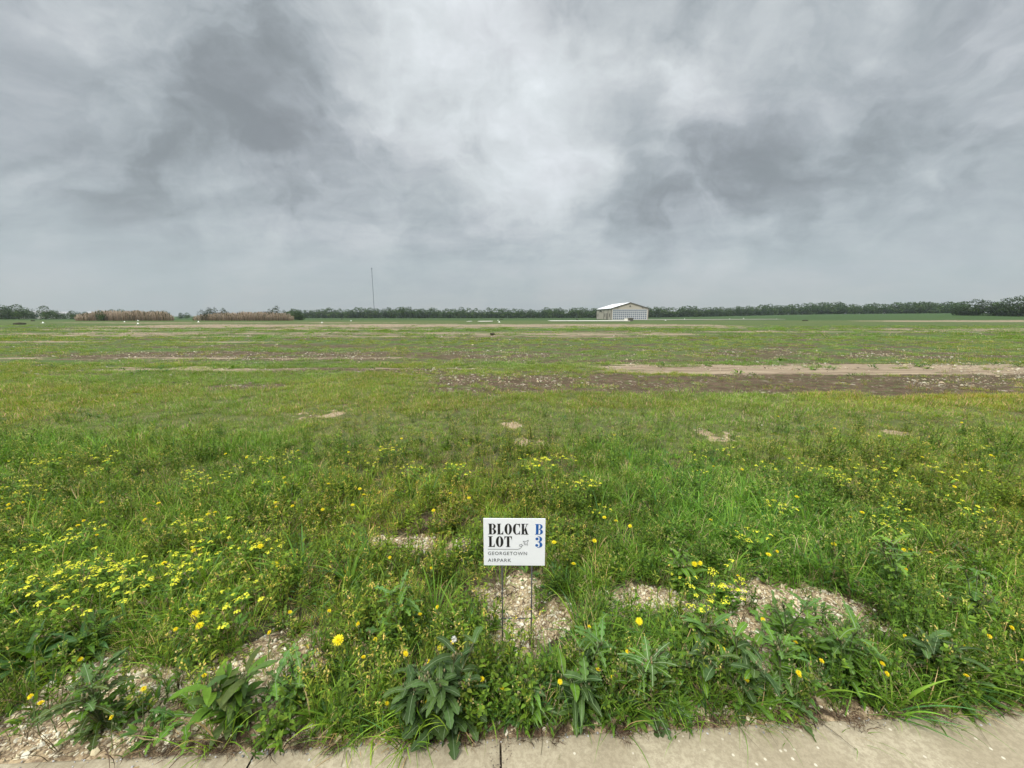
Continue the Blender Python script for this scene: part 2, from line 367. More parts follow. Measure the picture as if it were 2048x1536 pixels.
def groundmat():
    m, t, o = mat('field_soil')
    g = N(t, 'ShaderNodeNewGeometry'); P = g.outputs['Position']
    def A(n): return N(t, 'ShaderNodeAttribute', attribute_name=n).outputs['Fac']
    rows = N(t, 'ShaderNodeMapping', ins={0: P}); rows.inputs['Scale'].default_value = (.10, 1, 1)
    fine = NOISE(t, P, 45, 5, .65).outputs[0]; mid = NOISE(t, P, 4, 5, .6).outputs[0]; r1 = NOISE(t, rows.outputs[0], .7, 5, .65).outputs[0]
    r2 = N(t, 'ShaderNodeMapping', ins={0: P}); r2.inputs['Scale'].default_value = (.02, .16, 1)
    big = NOISE(t, r2.outputs[0], .9, 5, .6).outputs[0]
    med = NOISE(t, P, .9, 6, .7).outputs[0]
    gr = MIX(t, MR(t, r1, .35, .65), (.062, .088, .022), (.098, .128, .036))
    gr = MIX(t, MR(t, big, .36, .64), gr, MIX(t, MR(t, mid, .3, .7), (.050, .095, .022), (.080, .130, .032)))
    gr = MIX(t, MR(t, med, .47, .66, 0, .75), gr, (.125, .098, .060))
    near = MIX(t, MR(t, fine, .3, .7), (.045, .040, .022), (.11, .095, .055))
    dist = MR(t, V_(t, 'LENGTH', P).outputs['Value'], 9, 24)
    len_ = V_(t, 'LENGTH', P).outputs['Value']
    thatch = MIX(t, MR(t, mid, .35, .65), (.075, .095, .028), (.12, .125, .045))
    base = MIX(t, dist, MIX(t, MR(t, len_, 3.2, 6.0), near, thatch), gr)
    soil = MIX(t, MR(t, fine, .3, .7), (.062, .040, .024), (.16, .110, .070))
    vo = N(t, 'ShaderNodeTexVoronoi', ins={'Vector': P, 'Scale': 9.0}); vo2 = N(t, 'ShaderNodeTexVoronoi', ins={'Vector': P, 'Scale': 3.3})
    fleck = M_(t, 'MAXIMUM', MR(t, vo.outputs[0], .16, .24, 1, 0), M_(t, 'MULTIPLY', MR(t, vo2.outputs[0], .12, .2, 1, 0), 1.0))
    fl = M_(t, 'MULTIPLY', fleck, MR(t, NOISE(t, P, 1.2, 3).outputs[0], .42, .6))
    soil = MIX(t, MR(t, NOISE(t, P, 2.6, 6, .7).outputs[0], .42, .58, 0, .7), soil, (.055, .038, .020))
    soil = MIX(t, MR(t, NOISE(t, P, 5.5, 5, .7).outputs[0], .53, .60, 0, .75), soil, (.085, .115, .03))
    soil = MIX(t, fl, soil, (.38, .33, .25))
    gv = N(t, 'ShaderNodeTexVoronoi', ins={'Vector': P, 'Scale': 75.0})
    grv = MIX(t, MR(t, gv.outputs[0], .1, .6), (.50, .39, .25), (.17, .12, .075))
    grv = MIX(t, MR(t, fine, .4, .65), grv, (.42, .32, .19))
    tan_ = MIX(t, MR(t, NOISE(t, rows.outputs[0], 2.6, 5, .7).outputs[0], .35, .65), (.19, .14, .09), (.34, .265, .18))
    c = MIX(t, MR(t, M_(t, 'ADD', A('soil'), M_(t, 'MULTIPLY', M_(t, 'SUBTRACT', med, .5), 1.3)), .35, .75), base, soil)
    c = MIX(t, MR(t, M_(t, 'ADD', A('dust'), M_(t, 'MULTIPLY', M_(t, 'SUBTRACT', med, .5), 1.0)), .3, .8), c, tan_)
    c = MIX(t, MR(t, A('gravel'), .15, .5), c, grv)
    c = MIX(t, A('crop'), c, MIX(t, MR(t, r1, .3, .7), (.030, .066, .016), (.042, .082, .020)))
    p = N(t, 'ShaderNodeBsdfPrincipled', ins={'Base Color': c, 'Roughness': .9}); p.inputs['Specular IOR Level'].default_value = .15
    b = N(t, 'ShaderNodeBump', ins={'Height': fine, 'Strength': .6, 'Distance': .012}); t.links.new(b.outputs[0], p.inputs['Normal'])
    t.links.new(p.outputs[0], o.inputs[0]); return m

# ------------------------------------------------------------------ ground sheet
def build_ground():
    radii = np.concatenate([np.linspace(.0, .9, 8)[1:], .9*np.exp(np.arange(1, 690)*.0122)])
    radii = radii[radii < 4200]
    az = np.concatenate([np.linspace(-64, 64, 760), np.linspace(66, 294, 76)]); az = np.radians(az)
    na, nr = len(az), len(radii)
    A, R = np.meshgrid(az, radii)
    X = (R*np.sin(A)).ravel(); Y = (R*np.cos(A)).ravel(); Z = zg(X, Y)
    V = np.concatenate([[[0, 0, -.12]], np.stack([X, Y, Z], 1)])
    i = np.arange(nr-1)[:, None]*na; j = np.arange(na)[None, :]; j2 = (j+1) % na
    q = np.stack([i+j, i+na+j, i+na+j2, i+j2], -1).reshape(-1, 4)+1
    tri = [(0, int(a)+1, int((a+1) % na)+1) for a in range(na)]
    me = bpy.data.meshes.new('field')
    nq = len(q); me.vertices.add(len(V)); me.vertices.foreach_set('co', V.ravel())
    loops = np.concatenate([q.ravel(), np.array(tri).ravel()]); me.loops.add(len(loops)); me.loops.foreach_set('vertex_index', loops.astype(np.int32))
    st = np.concatenate([np.arange(nq)*4, nq*4+np.arange(len(tri))*3]).astype(np.int32)
    me.polygons.add(nq+len(tri)); me.polygons.foreach_set('loop_start', st)
    me.update(calc_edges=True); me.validate()
    g, s_, t_ = cover(V[:, 0], V[:, 1])
    x, y = V[:, 0], V[:, 1]
    crop = sstep(128, 150, y+x*.02)*np.ones_like(x)*.85
    for n, d in (('gravel', g), ('soil', s_), ('dust', t_), ('crop', crop)):
        a = me.attributes.new(n, 'FLOAT', 'POINT'); a.data.foreach_set('value', d.astype(np.float32))
    me.polygons.foreach_set('use_smooth', [True]*len(me.polygons))
    me.materials.append(groundmat())
    if sum(p.normal.z for p in list(me.polygons)[2000:2050]) < 0: me.flip_normals()
    return tag(link('ground', me), kind='structure')
build_ground()

# concrete walk: slabs with tooled edges and joints
def concrete():
    m, t, o = mat('concrete'); g = N(t, 'ShaderNodeNewGeometry'); P = g.outputs['Position']
    f = NOISE(t, P, 48, 6, .75).outputs[0]; l = NOISE(t, P, 2.2, 5, .6).outputs[0]; s = NOISE(t, P, 330, 3, .6).outputs[0]
    c = MIX(t, MR(t, l, .38, .60), (.35, .295, .20), (.44, .38, .265))
    c = MIX(t, MR(t, f, .40, .60, 0, .6), c, (.25, .205, .135))
    c = MIX(t, MR(t, s, .62, .72, 0, .5), c, (.22, .2, .17))
    v = N(t, 'ShaderNodeTexVoronoi', ins={'Vector': P, 'Scale': 26.0})
    c = MIX(t, M_(t, 'MULTIPLY', MR(t, v.outputs[0], .10, .17, 1, 0), MR(t, NOISE(t, P, 5, 2).outputs[0], .44, .56)), c, (.60, .54, .42))
    p = N(t, 'ShaderNodeBsdfPrincipled', ins={'Base Color': c, 'Roughness': .85}); p.inputs['Specular IOR Level'].default_value = .25
    b = N(t, 'ShaderNodeBump', ins={'Height': MIX(t, .5, f, s), 'Strength': .5, 'Distance': .004}); t.links.new(b.outputs[0], p.inputs['Normal'])
    t.links.new(p.outputs[0], o.inputs[0]); return m
CONC = concrete()
def walk():
    mb = MB(); ang = atan(.048); ca, sa = cos(ang), sin(ang)
    joints = [-9.5, -6.8, -4.1, -2.6, -.96, -.045, 3.2, 4.9, 6.6, 9.0]
    for a, b in zip(joints[:-1], joints[1:]):
        x0, x1 = a+.004, b-.004; V = []
        r = .009; prof_ = [(0, -.11), (0, -r), (r*.3, -r*.3), (r, 0)]
        nx = max(2, int((x1-x0)/.04))
        # bevelled slab top as an inset grid, far edge slightly uneven
        rows = []
        for k, (ins, z) in enumerate(prof_+[(.2, 0), (.8, 0), (1.5, 0), (1.5+.001, -.11)]):
            row = []
            for i in range(nx+1):
                u = x0+(x1-x0)*i/nx
                zz_ = z
                if i == 0 or i == nx: zz_ = min(z, -r*.7)
                wob = (float(fbm(np.array([u]), np.array([0.]), .12, 3, 5)[0])-.5)*.010 if ins < .1 else 0
                yy = -ins+wob
                X = u*ca-yy*sa; Y = 1.205+u*sa+yy*ca
                row.append((X, Y, zz_+.001))
            rows.append(row)
        n = nx+1
        for rw in rows: V += rw
        F = [(i*n+j, i*n+j+1, (i+1)*n+j+1, (i+1)*n+j) for i in range(len(rows)-1) for j in range(nx)]
        mb.add(V, [f[::-1] for f in F], (1, 1, 1))
    return tag(link('sidewalk', mb.mesh('sidewalk', CONC, smooth=False)), kind='structure')
walk()

# ------------------------------------------------------------------ scattered ground cover (what nobody could count)
GC = {'dark': (.050, .105, .014), 'mid': (.094, .182, .020), 'lite': (.155, .262, .030), 'yel': (.19, .245, .032), 'blue': (.060, .135, .036), 'dry': (.40, .31, .17)}
def tuft(n, Lr, Wr, spread, e_lo, droop, cols, segs=4, dry=.06, seed=0):
    random.seed(seed); mb = MB()
    for _ in range(n):
        r = spread*sqrt(random.random()); th = U(0, 2*pi)
        c = GC['dry'] if random.random() < dry else GC[random.choice(cols)]
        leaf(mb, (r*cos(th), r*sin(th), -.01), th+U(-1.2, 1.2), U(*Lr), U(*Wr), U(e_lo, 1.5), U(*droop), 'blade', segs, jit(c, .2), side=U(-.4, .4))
    return mb
def herb(n, Lr, Wr, spread, e_lo, kind, cols, segs, seed, rib=None, h=.0):
    random.seed(seed); mb = MB()
    for _ in range(n):
        r = spread*sqrt(random.random()); th = U(0, 2*pi)
        leaf(mb, (r*cos(th), r*sin(th), U(0, h)), th+U(-.6, .6), U(*Lr), U(*Wr), U(e_lo, 1.25), U(.5, 1.7), kind, segs, jit(GC[random.choice(cols)], .2), roll=U(-.5, .5), rib=rib, wavy=.15)
    return mb
def sprig(n, h, seed, cols, lw=(.008, .016), bud=None):
    random.seed(seed); mb = MB()
    for _ in range(n):
        th = U(0, 2*pi); r = U(0, .05); b = np.array((r*cos(th), r*sin(th), -.01)); H = h*U(.6, 1.1); ln = U(0, .3)
        pts = [b+np.array((cos(th)*ln*H*t*t, sin(th)*ln*H*t*t, H*t)) for t in (0, .35, .7, 1)]
        tube(mb, pts, .0016, .0008, jit((.10, .14, .04)), 4)
        for k in range(int(H/.014)):
            t = U(.1, 1); q = b+np.array((cos(th)*ln*H*t*t, sin(th)*ln*H*t*t, H*t))
            leaf(mb, q, U(0, 2*pi), U(.018, .045)*(1.2-t*.6), U(*lw), U(.1, 1.1), U(.2, 1), 'lance', 3, jit(GC[random.choice(cols)], .2), roll=U(-.4, .4))
        if bud:
            for k in range(5):
                q = pts[-1]+np.array((U(-.01, .01), U(-.01, .01), U(-.02, .006)))
                leaf(mb, q, U(0, 2*pi), .009, .006, U(.3, 1.4), .4, 'oval', 3, jit(bud, .2))
    return mb
def stalks(n, h, seed, c=(.30, .23, .13)):
    random.seed(seed); mb = MB()
    for _ in range(n):
        th = U(0, 2*pi); r = U(0, .04); b = np.array((r*cos(th), r*sin(th), -.01)); H = h*U(.6, 1.1); ln = U(.05, .5)
        P = lambda t: b+np.array((cos(th)*ln*H*t*t, sin(th)*ln*H*t*t, H*t*(1-.15*ln*t)))
        tube(mb, [P(t) for t in (0, .3, .6, .85, 1)], .0011, .0006, jit(c), 4)
        for k in range(9):
            t = U(.8, 1.0)
            leaf(mb, P(t), U(0, 2*pi), U(.007, .016), .004, U(.5, 1.4), .4, 'lance', 2, jit(c, .25))
    return mb
def litter(n, seed, L=(.03, .12)):
    random.seed(seed); mb = MB()
    for _ in range(n):
        th = U(0, 2*pi); r = .07*sqrt(random.random())
        c = random.choice([(.26, .19, .11), (.10, .05, .035), (.05, .028, .02), (.16, .10, .06), (.34, .27, .17)])
        leaf(mb, (r*cos(th), r*sin(th), U(.001, .018)), U(0, 2*pi), U(*L), U(.0015, .006), U(-.1, .35), U(0, .7), 'blade', 4, jit(c, .2), roll=U(-1, 1), side=U(-1.5, 1.5))
    return mb
def stone(seed, flat=.6):
    rs = np.random.default_rng(seed); mb = MB(); phi = (1+5**.5)/2
    v = np.array([(-1, phi, 0), (1, phi, 0), (-1, -phi, 0), (1, -phi, 0), (0, -1, phi), (0, 1, phi), (0, -1, -phi), (0, 1, -phi), (phi, 0, -1), (phi, 0, 1), (-phi, 0, -1), (-phi, 0, 1)], float)
    f = [(0, 11, 5), (0, 5, 1), (0, 1, 7), (0, 7, 10), (0, 10, 11), (1, 5, 9), (5, 11, 4), (11, 10, 2), (10, 7, 6), (7, 1, 8), (3, 9, 4), (3, 4, 2), (3, 2, 6), (3, 6, 8), (3, 8, 9), (4, 9, 5), (2, 4, 11), (6, 2, 10), (8, 6, 7), (9, 8, 1)]
    v = v/np.linalg.norm(v[0])*(rs.uniform(.65, 1.2, (12, 1)))*np.array([1, rs.uniform(.6, .9), flat])
    mb.add(v, f, (1, 1, 1)); return mb
def library(name, items, mats):
    c = bpy.data.collections.new(name)
    for k, (mb, m, sm) in enumerate(items):
        me = mb.mesh('%s_%02d' % (name, k), m, smooth=sm)
        o = bpy.data.objects.new('%s_%02d' % (name, k), me); c.objects.link(o)
    return c
def scatter(name, coll, P, idx, rot, scl, tint, kind='stuff'):
    n = len(P); me = bpy.data.meshes.new(name); me.vertices.add(n); me.vertices.foreach_set('co', P.astype(np.float32).ravel())
    a = me.attributes.new('idx', 'INT', 'POINT'); a.data.foreach_set('value', idx.astype(np.int32))
    a = me.attributes.new('rot', 'FLOAT_VECTOR', 'POINT'); a.data.foreach_set('vector', rot.astype(np.float32).ravel())
    a = me.attributes.new('scl', 'FLOAT_VECTOR', 'POINT'); a.data.foreach_set('vector', scl.astype(np.float32).ravel())
    a = me.attributes.new('tint', 'FLOAT_COLOR', 'POINT'); a.data.foreach_set('color', np.concatenate([tint, np.ones((n, 1))], 1).astype(np.float32).ravel())
    o = link(name, me)
    g = bpy.data.node_groups.new(name, 'GeometryNodeTree'); g.interface.new_socket('Geometry', in_out='INPUT', socket_type='NodeSocketGeometry'); g.interface.new_socket('Geometry', in_out='OUTPUT', socket_type='NodeSocketGeometry')
    i_ = g.nodes.new('NodeGroupInput'); o_ = g.nodes.new('NodeGroupOutput'); ip = g.nodes.new('GeometryNodeInstanceOnPoints'); ci = g.nodes.new('GeometryNodeCollectionInfo')
    ci.inputs['Collection'].default_value = coll; ci.inputs['Separate Children'].default_value = True; ci.inputs['Reset Children'].default_value = True
    def na(nm, ty):
        x = g.nodes.new('GeometryNodeInputNamedAttribute'); x.data_type = ty; x.inputs[0].default_value = nm
        return next(s for s in x.outputs if s.enabled and s.name == 'Attribute')
    e2r = g.nodes.new('FunctionNodeEulerToRotation'); L = g.links
    L.new(i_.outputs[0], ip.inputs['Points']); L.new(ci.outputs[0], ip.inputs['Instance']); ip.inputs['Pick Instance'].default_value = True
    L.new(na('idx', 'INT'), ip.inputs['Instance Index']); L.new(na('rot', 'FLOAT_VECTOR'), e2r.inputs[0]); L.new(e2r.outputs[0], ip.inputs['Rotation'])
    L.new(na('scl', 'FLOAT_VECTOR'), ip.inputs['Scale']); L.new(ip.outputs[0], o_.inputs[0])
    md = o.modifiers.new('scatter', 'NODES'); md.node_group = g
    return tag(o, kind=kind) if kind else o
def pts_in(y0, y1, dens, margin=1.2, k=1.45):
    area = (y1-y0)*((k*y0+margin)+(k*y1+margin)); n = int(area*dens)
    y = rng.uniform(y0, y1, int(n*1.6)); w = (k*y+margin)/(k*y1+margin); y = y[rng.random(len(y)) < w][:n]
    return rng.uniform(-1, 1, len(y))*(k*y+margin), y

gl = [
 (tuft(26, (.06, .13), (.0022, .0042), .05, .6, (.3, 1.3), ['mid', 'lite', 'lite', 'yel'], 4, .12, 1), GRASS, True),   # 0-3 fine short
 (tuft(26, (.05, .11), (.0022, .0045), .06, .4, (.3, 1.2), ['mid', 'mid', 'lite', 'dark'], 4, .13, 2), GRASS, True),
 (tuft(30, (.07, .15), (.0020, .0040), .05, .7, (.4, 1.6), ['lite', 'mid', 'yel'], 4, .14, 3), GRASS, True),
 (tuft(24, (.05, .10), (.0025, .005), .07, .2, (.1, .9), ['mid', 'dark', 'dry'], 4, .15, 4), GRASS, True),
 (tuft(22, (.14, .28), (.003, .006), .05, .8, (.5, 1.9), ['lite', 'mid', 'mid'], 6, .05, 5), GRASS, True),             # 4-6 tall fine
 (tuft(26, (.12, .24), (.003, .006), .06, .7, (.5, 2.0), ['mid', 'dark', 'lite'], 6, .06, 6), GRASS, True),
 (tuft(16, (.16, .32), (.005, .010), .04, .8, (.8, 2.3), ['mid', 'blue', 'lite'], 7, .03, 7), GRASS, True),
 (tuft(120, (.05, .11), (.004, .008), .20, .3, (.3, 1.3), ['mid', 'lite', 'lite', 'yel'], 3, .12, 8), GRASS, True),     # 7-8 wide patches for farther off
 (tuft(120, (.05, .12), (.004, .009), .22, .3, (.3, 1.3), ['mid', 'lite', 'dark', 'mid'], 3, .13, 9), GRASS, True),
 (tuft(150, (.06, .12), (.012, .024), .55, .2, (.2, 1.2), ['mid', 'lite', 'mid'], 3, .06, 10), GRASS, True),           # 9 very wide
]
GL = library('grass_tuft', gl, None)
wl = [
 (herb(14, (.05, .10), (.014, .026), .02, .1, 'lobed', ['mid', 'dark', 'blue'], 12, 21, rib=(.16, .24, .09)), LEAF, True),
 (herb(16, (.04, .08), (.014, .024), .03, .2, 'oval', ['mid', 'lite', 'dark'], 6, 22), LEAF, True),
 (herb(22, (.03, .06), (.007, .014), .05, .4, 'lance', ['mid', 'dark', 'blue'], 4, 23, h=.05), LEAF, True),
 (sprig(7, .17, 24, ['mid', 'dark', 'yel'], bud=(.30, .27, .12)), LEAF, True),
 (sprig(6, .22, 25, ['mid', 'lite', 'dark']), LEAF, True),
 (sprig(8, .12, 26, ['dark', 'blue', 'mid'], lw=(.005, .010)), LEAF, True),
 (sprig(5, .24, 27, ['yel', 'mid'], lw=(.004, .008), bud=(.42, .36, .10)), LEAF, True),
]
WL = library('weed_sprig', wl, None)
dl = [(litter(34, 31), DRY, True), (litter(26, 32), DRY, True), (stalks(5, .22, 33), DRY, True), (stalks(6, .15, 34, (.24, .18, .10)), DRY, True), (litter(18, 35, (.08, .24)), DRY, True)]
DL = library('dry_litter', dl, None)
SL = library('limestone_chip', [(stone(41), STONE, False), (stone(42), STONE, False), (stone(43, .4), STONE, False), (stone(44, .8), STONE, False), (stone(45, .5), STONE, False)], None)

def rots(n, tilt=.15): return np.stack([rng.normal(0, tilt, n), rng.normal(0, tilt, n), rng.uniform(0, 2*pi, n)], 1)
def tints(x, y, amp=.25):
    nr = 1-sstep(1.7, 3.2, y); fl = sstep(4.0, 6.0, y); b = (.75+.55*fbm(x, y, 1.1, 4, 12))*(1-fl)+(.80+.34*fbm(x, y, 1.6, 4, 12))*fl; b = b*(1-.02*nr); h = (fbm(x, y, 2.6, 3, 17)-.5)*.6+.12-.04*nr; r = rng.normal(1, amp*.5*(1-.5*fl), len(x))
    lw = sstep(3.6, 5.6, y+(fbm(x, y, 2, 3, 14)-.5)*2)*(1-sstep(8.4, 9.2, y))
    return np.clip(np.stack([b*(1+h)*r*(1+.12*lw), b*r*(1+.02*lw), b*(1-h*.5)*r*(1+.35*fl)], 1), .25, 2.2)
gP, gI, gR, gS, gT = [], [], [], [], []
def put(x, y, idx, sc, tilt=.15, dz=0.0, T=None):
    gP.append(np.stack([x, y, zg(x, y)+dz], 1)); gI.append(idx); gR.append(rots(len(x), tilt)); gS.append(np.repeat(sc[:, None], 3, 1)*np.stack([np.ones(len(x)), np.ones(len(x)), rng.uniform(.8, 1.25, len(x))], 1)); gT.append(tints(x, y) if T is None else T)
def lush(x, y): return sstep(.42, .62, fbm(x, y, 1.6, 3, 21))
def openness(x, y, grow=1.0):
    g, s_, t_ = cover(x, y)
    return np.clip(1-(g*1.35*grow+s_*.97+t_*1.05), 0, 1)*(y > edge_y(x)+.03)
# nearest strip: long, rank grass between weeds
x, y = pts_in(1.15, 3.6, 560); k = rng.random(len(x)) < openness(x, y)*(.9-.5*cover(x, y+.14)[0]*(y < 2))+.055; x, y = x[k], y[k]
L_ = lush(x, y); idx = np.where(rng.random(len(x)) < .22+.3*L_, rng.choice([4, 5, 6, 4, 5], len(x)), rng.choice([0, 1, 2, 3], len(x)))
put(x, y, idx, rng.uniform(.55, 1.05, len(x))*(.75+.25*L_)*(1-.45*cover(x, y+.14)[0]))
x = rng.uniform(-2.4, 3.2, 900); y = edge_y(x)+.02+np.abs(rng.normal(0, .09, 900)); k = rng.random(len(x)) < (.04+.5*sstep(.46, .6, fbm(x, y, .3, 3, 72)))*(1-.85*cover(x, y+.1)[0])*np.where(x < -.85, .3, 1); x, y = x[k], y[k]
put(x, y, rng.choice([0, 1, 3, 4, 5, 6], len(x)), rng.uniform(.6, 1.1, len(x)), .35)
x, y = pts_in(3.6, 7.0, 330, 1.5); k = rng.random(len(x)) < (openness(x, y)*.95+.01)*(1-.85*sstep(5.0, 7.0, y+(fbm(x, y, .8, 3, 80)-.5)*1.5)); x, y = x[k], y[k]
L_ = lush(x, y)*(1-sstep(4.0, 5.8, y)*.9); idx = np.where(rng.random(len(x)) < .35*L_*(y < 5.8), rng.choice([4, 5, 4, 6], len(x)), rng.choice([0, 1, 2, 3], len(x)))
put(x, y, idx, rng.uniform(.6, 1.1, len(x))*(.78+.25*L_)*(1-.38*sstep(4.2, 6.2, y)))
x, y = pts_in(4.8, 13, 34, 3); k = rng.random(len(x)) < openness(x, y)*sstep(4.8, 6.9, y); x, y = x[k], y[k]
put(x, y, rng.choice([7, 8], len(x)), rng.uniform(.55, 1.05, len(x))*np.where(y < 8.7, .95, .8))
x, y = pts_in(5.6, 12, 70, 3); k = rng.random(len(x)) < openness(x, y)*.9*sstep(5.6, 7, y); x, y = x[k], y[k]
put(x, y, rng.choice([0, 1, 2], len(x)), rng.uniform(.7, 1.25, len(x)))
x, y = pts_in(12, 30, 10, 4); k = rng.random(len(x)) < openness(x, y)*.75*sstep(.30, .52, fbm(x, y, .55, 4, 50)); x, y = x[k], y[k]
put(x, y, rng.choice([7, 8], len(x)), rng.uniform(.7, 1.3, len(x)))
x, y = pts_in(26, 70, 1.7, 6); k = rng.random(len(x)) < openness(x, y)*.7*sstep(.32, .52, fbm(x, y*2, 3, 4, 51))*(1-sstep(45, 70, y)); x, y = x[k], y[k]
put(x, y, np.full(len(x), 9), rng.uniform(.7, 1.4, len(x)))
# verge on the near side of the walk and beside it, out of the frame
x = rng.uniform(-6, 6, 5000); y = rng.uniform(-5, -.5, 5000); put(x, y, rng.choice([0, 1, 2, 7], len(x)), rng.uniform(.6, 1, len(x)))
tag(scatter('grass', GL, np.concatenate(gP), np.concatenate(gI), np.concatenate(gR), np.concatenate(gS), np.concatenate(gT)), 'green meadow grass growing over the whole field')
NG = sum(map(len, gI))
# leafy weeds between the grass
gP, gI, gR, gS, gT = [], [], [], [], []
x, y = pts_in(1.15, 3.2, 170); k = rng.random(len(x)) < openness(x, y, .9)*.95*np.where((x < -.85) & (y < 1.5), .5, 1)+.05; x, y = x[k], y[k]
put(x, y, rng.integers(0, 7, len(x)), rng.uniform(.6, 1.25, len(x)))
x, y = pts_in(1.15, 1.75, 200); k = (rng.random(len(x)) < (.08+.7*sstep(.45, .6, fbm(x, y, .5, 3, 61)))*(1-.9*cover(x, y)[0])*np.where(x < -.85, .4, 1))*(y > edge_y(x)+.02); x, y = x[k], y[k]
put(x, y, rng.choice([0, 2, 3, 4, 5, 6, 3], len(x)), rng.uniform(.6, 1.2, len(x)))
x = rng.uniform(-2.4, 3.2, 2600); y = edge_y(x)+.05+np.abs(rng.normal(0, .11, 2600)); k = rng.random(len(x)) < (.06+.55*sstep(.44, .58, fbm(x, y, .35, 3, 71)))*(1-.85*cover(x, y+.12)[0])*np.where(x < -.85, .3, 1); x, y = x[k], y[k]
put(x, y, rng.choice([0, 1, 2, 3, 4, 5, 1, 2], len(x)), rng.uniform(.6, 1.25, len(x)), .3)
x, y = pts_in(3.2, 6.0, 60, 1.5); k = rng.random(len(x)) < openness(x, y)*(1-sstep(3.9, 5.4, y)*.92); x, y = x[k], y[k]
put(x, y, rng.choice([1, 2, 3, 4, 5, 6, 6], len(x)), rng.uniform(.7, 1.2, len(x)))
x, y = pts_in(10, 14, 1.2, 3); k = (rng.random(len(x)) < .8*sstep(.5, .6, fbm(x, y, 1.4, 3, 33))); x, y = x[k], y[k]
put(x, y, rng.choice([1, 2], len(x)), rng.uniform(1.5, 2.4, len(x)))
tag(scatter('weeds', WL, np.concatenate(gP), np.concatenate(gI), np.concatenate(gR), np.concatenate(gS), np.concatenate(gT)), 'low leafy weeds growing through the meadow grass')
# dry straw and litter
gP, gI, gR, gS, gT = [], [], [], [], []
x, y = pts_in(1.12, 3.4, 110); g, s_, t_ = cover(x, y); e = y-edge_y(x)
k = rng.random(len(x)) < np.clip(.36+.6*s_+.12*g, 0, 1)*(e > .01); x, y, s_ = x[k], y[k], s_[k]
put(x, y, np.where(rng.random(len(x)) < .6, rng.choice([0, 1, 4], len(x)), rng.choice([2, 3], len(x))), rng.uniform(.6, 1.1, len(x)), .08, T=np.clip(np.repeat((rng.uniform(.6, 1.2, len(x))*(1-.55*s_))[:, None], 3, 1), .2, 2))
n = 800; x = rng.uniform(-2.2, 3.0, n); y = edge_y(x)+rng.normal(.012, .014, n)*(1+1.2*(x > 1.1)); m = fbm(x, y*.3, .16, 3, 8) > .53-.12*(x > .9); x, y = x[m], y[m]
gP.append(np.stack([x, y, np.maximum(zg(x, y), 0)+.004], 1)); gI.append(rng.choice([0, 1, 0, 1], len(x))); gR.append(rots(len(x), .05)); gS.append(np.repeat(rng.uniform(.2, .42, len(x))[:, None], 3, 1)); gT.append(np.repeat(rng.uniform(.35, 1.1, len(x))[:, None], 3, 1))
x, y = pts_in(3.4, 9.5, 14, 1.5); k = rng.random(len(x)) < .5; x, y = x[k], y[k]
put(x, y, rng.choice([0, 1, 2, 3, 3], len(x)), rng.uniform(.7, 1.1, len(x)), .1, T=np.ones((len(x), 3)))
tag(scatter('dead_grass', DL, np.concatenate(gP), np.concatenate(gI), np.concatenate(gR), np.concatenate(gS), np.concatenate(gT)), 'dry brown grass litter and straw along the concrete edge')
# limestone chips
gP, gI, gR, gS, gT = [], [], [], [], []
def chips(x, y, s, lift=.25):
    z = zg(x, y); gP.append(np.stack([x, y, z+s*lift], 1)); gI.append(rng.integers(0, 5, len(x))); gR.append(rots(len(x), .4)); gS.append(np.repeat(s[:, None], 3, 1)*rng.uniform(.7, 1.3, (len(x), 3)))
    pal = np.array([(.58, .50, .34), (.64, .58, .43), (.48, .38, .24), (.38, .31, .20), (.66, .62, .50), (.26, .21, .14), (.56, .51, .39), (.60, .51, .32)]); c = pal[rng.integers(0, 8, len(x))]*rng.uniform(.9, 1.3, (len(x), 1))*np.where(y > 7, .72, 1)[:, None]; gT.append(c)
x, y = pts_in(1.1, 2.6, 9000, .3); g, s_, t_ = cover(x, y); k = rng.random(len(x)) < np.clip(g*1.15-.1, 0, 1)+.03*s_; k &= y > edge_y(x)+.012; x, y = x[k], y[k]
chips(x, y, np.clip(rng.lognormal(-5.3, .5, len(x)), .0015, .016))
x, y = pts_in(2.4, 6.5, 420, .5); g, s_, t_ = cover(x, y); k = rng.random(len(x)) < g+.04*s_; x, y = x[k], y[k]; chips(x, y, np.clip(rng.lognormal(-4.9, .4, len(x)), .004, .02))
x, y = pts_in(8.5, 19, 60, 2); g, s_, t_ = cover(x, y); k = rng.random(len(x)) < np.clip(s_*.9+t_*.8, 0, 1)*sstep(.36, .55, fbm(x, y, 1.8, 3, 40)); x, y = x[k], y[k]; chips(x, y, np.clip(rng.lognormal(-4.15, .45, len(x)), .008, .045))
x, y = pts_in(19, 75, 4.5, 3); g, s_, t_ = cover(x, y); k = rng.random(len(x)) < np.clip(s_*.9+t_*.9, 0, 1)*sstep(.40, .6, fbm(x, y, 4, 3, 40)); x, y = x[k], y[k]; chips(x, y, np.clip(rng.lognormal(-3.55, .4, len(x)), .015, .07))
n = 260; x = rng.uniform(-1.8, 2.6, n); y = edge_y(x)-np.abs(rng.normal(0, .02, n)); zc = np.full(n, .003); s = np.clip(rng.lognormal(-5.9, .4, n), .0015, .006)
gP.append(np.stack([x, y, zc], 1)); gI.append(rng.integers(0, 5, n)); gR.append(rots(n, .3)); gS.append(np.repeat(s[:, None], 3, 1)); gT.append(np.repeat(rng.uniform(.2, .6, (n, 1)), 3, 1))
n = 420; x = rng.normal(-.045, .022, n); y = edge_y(x)-rng.uniform(0, .5, n)
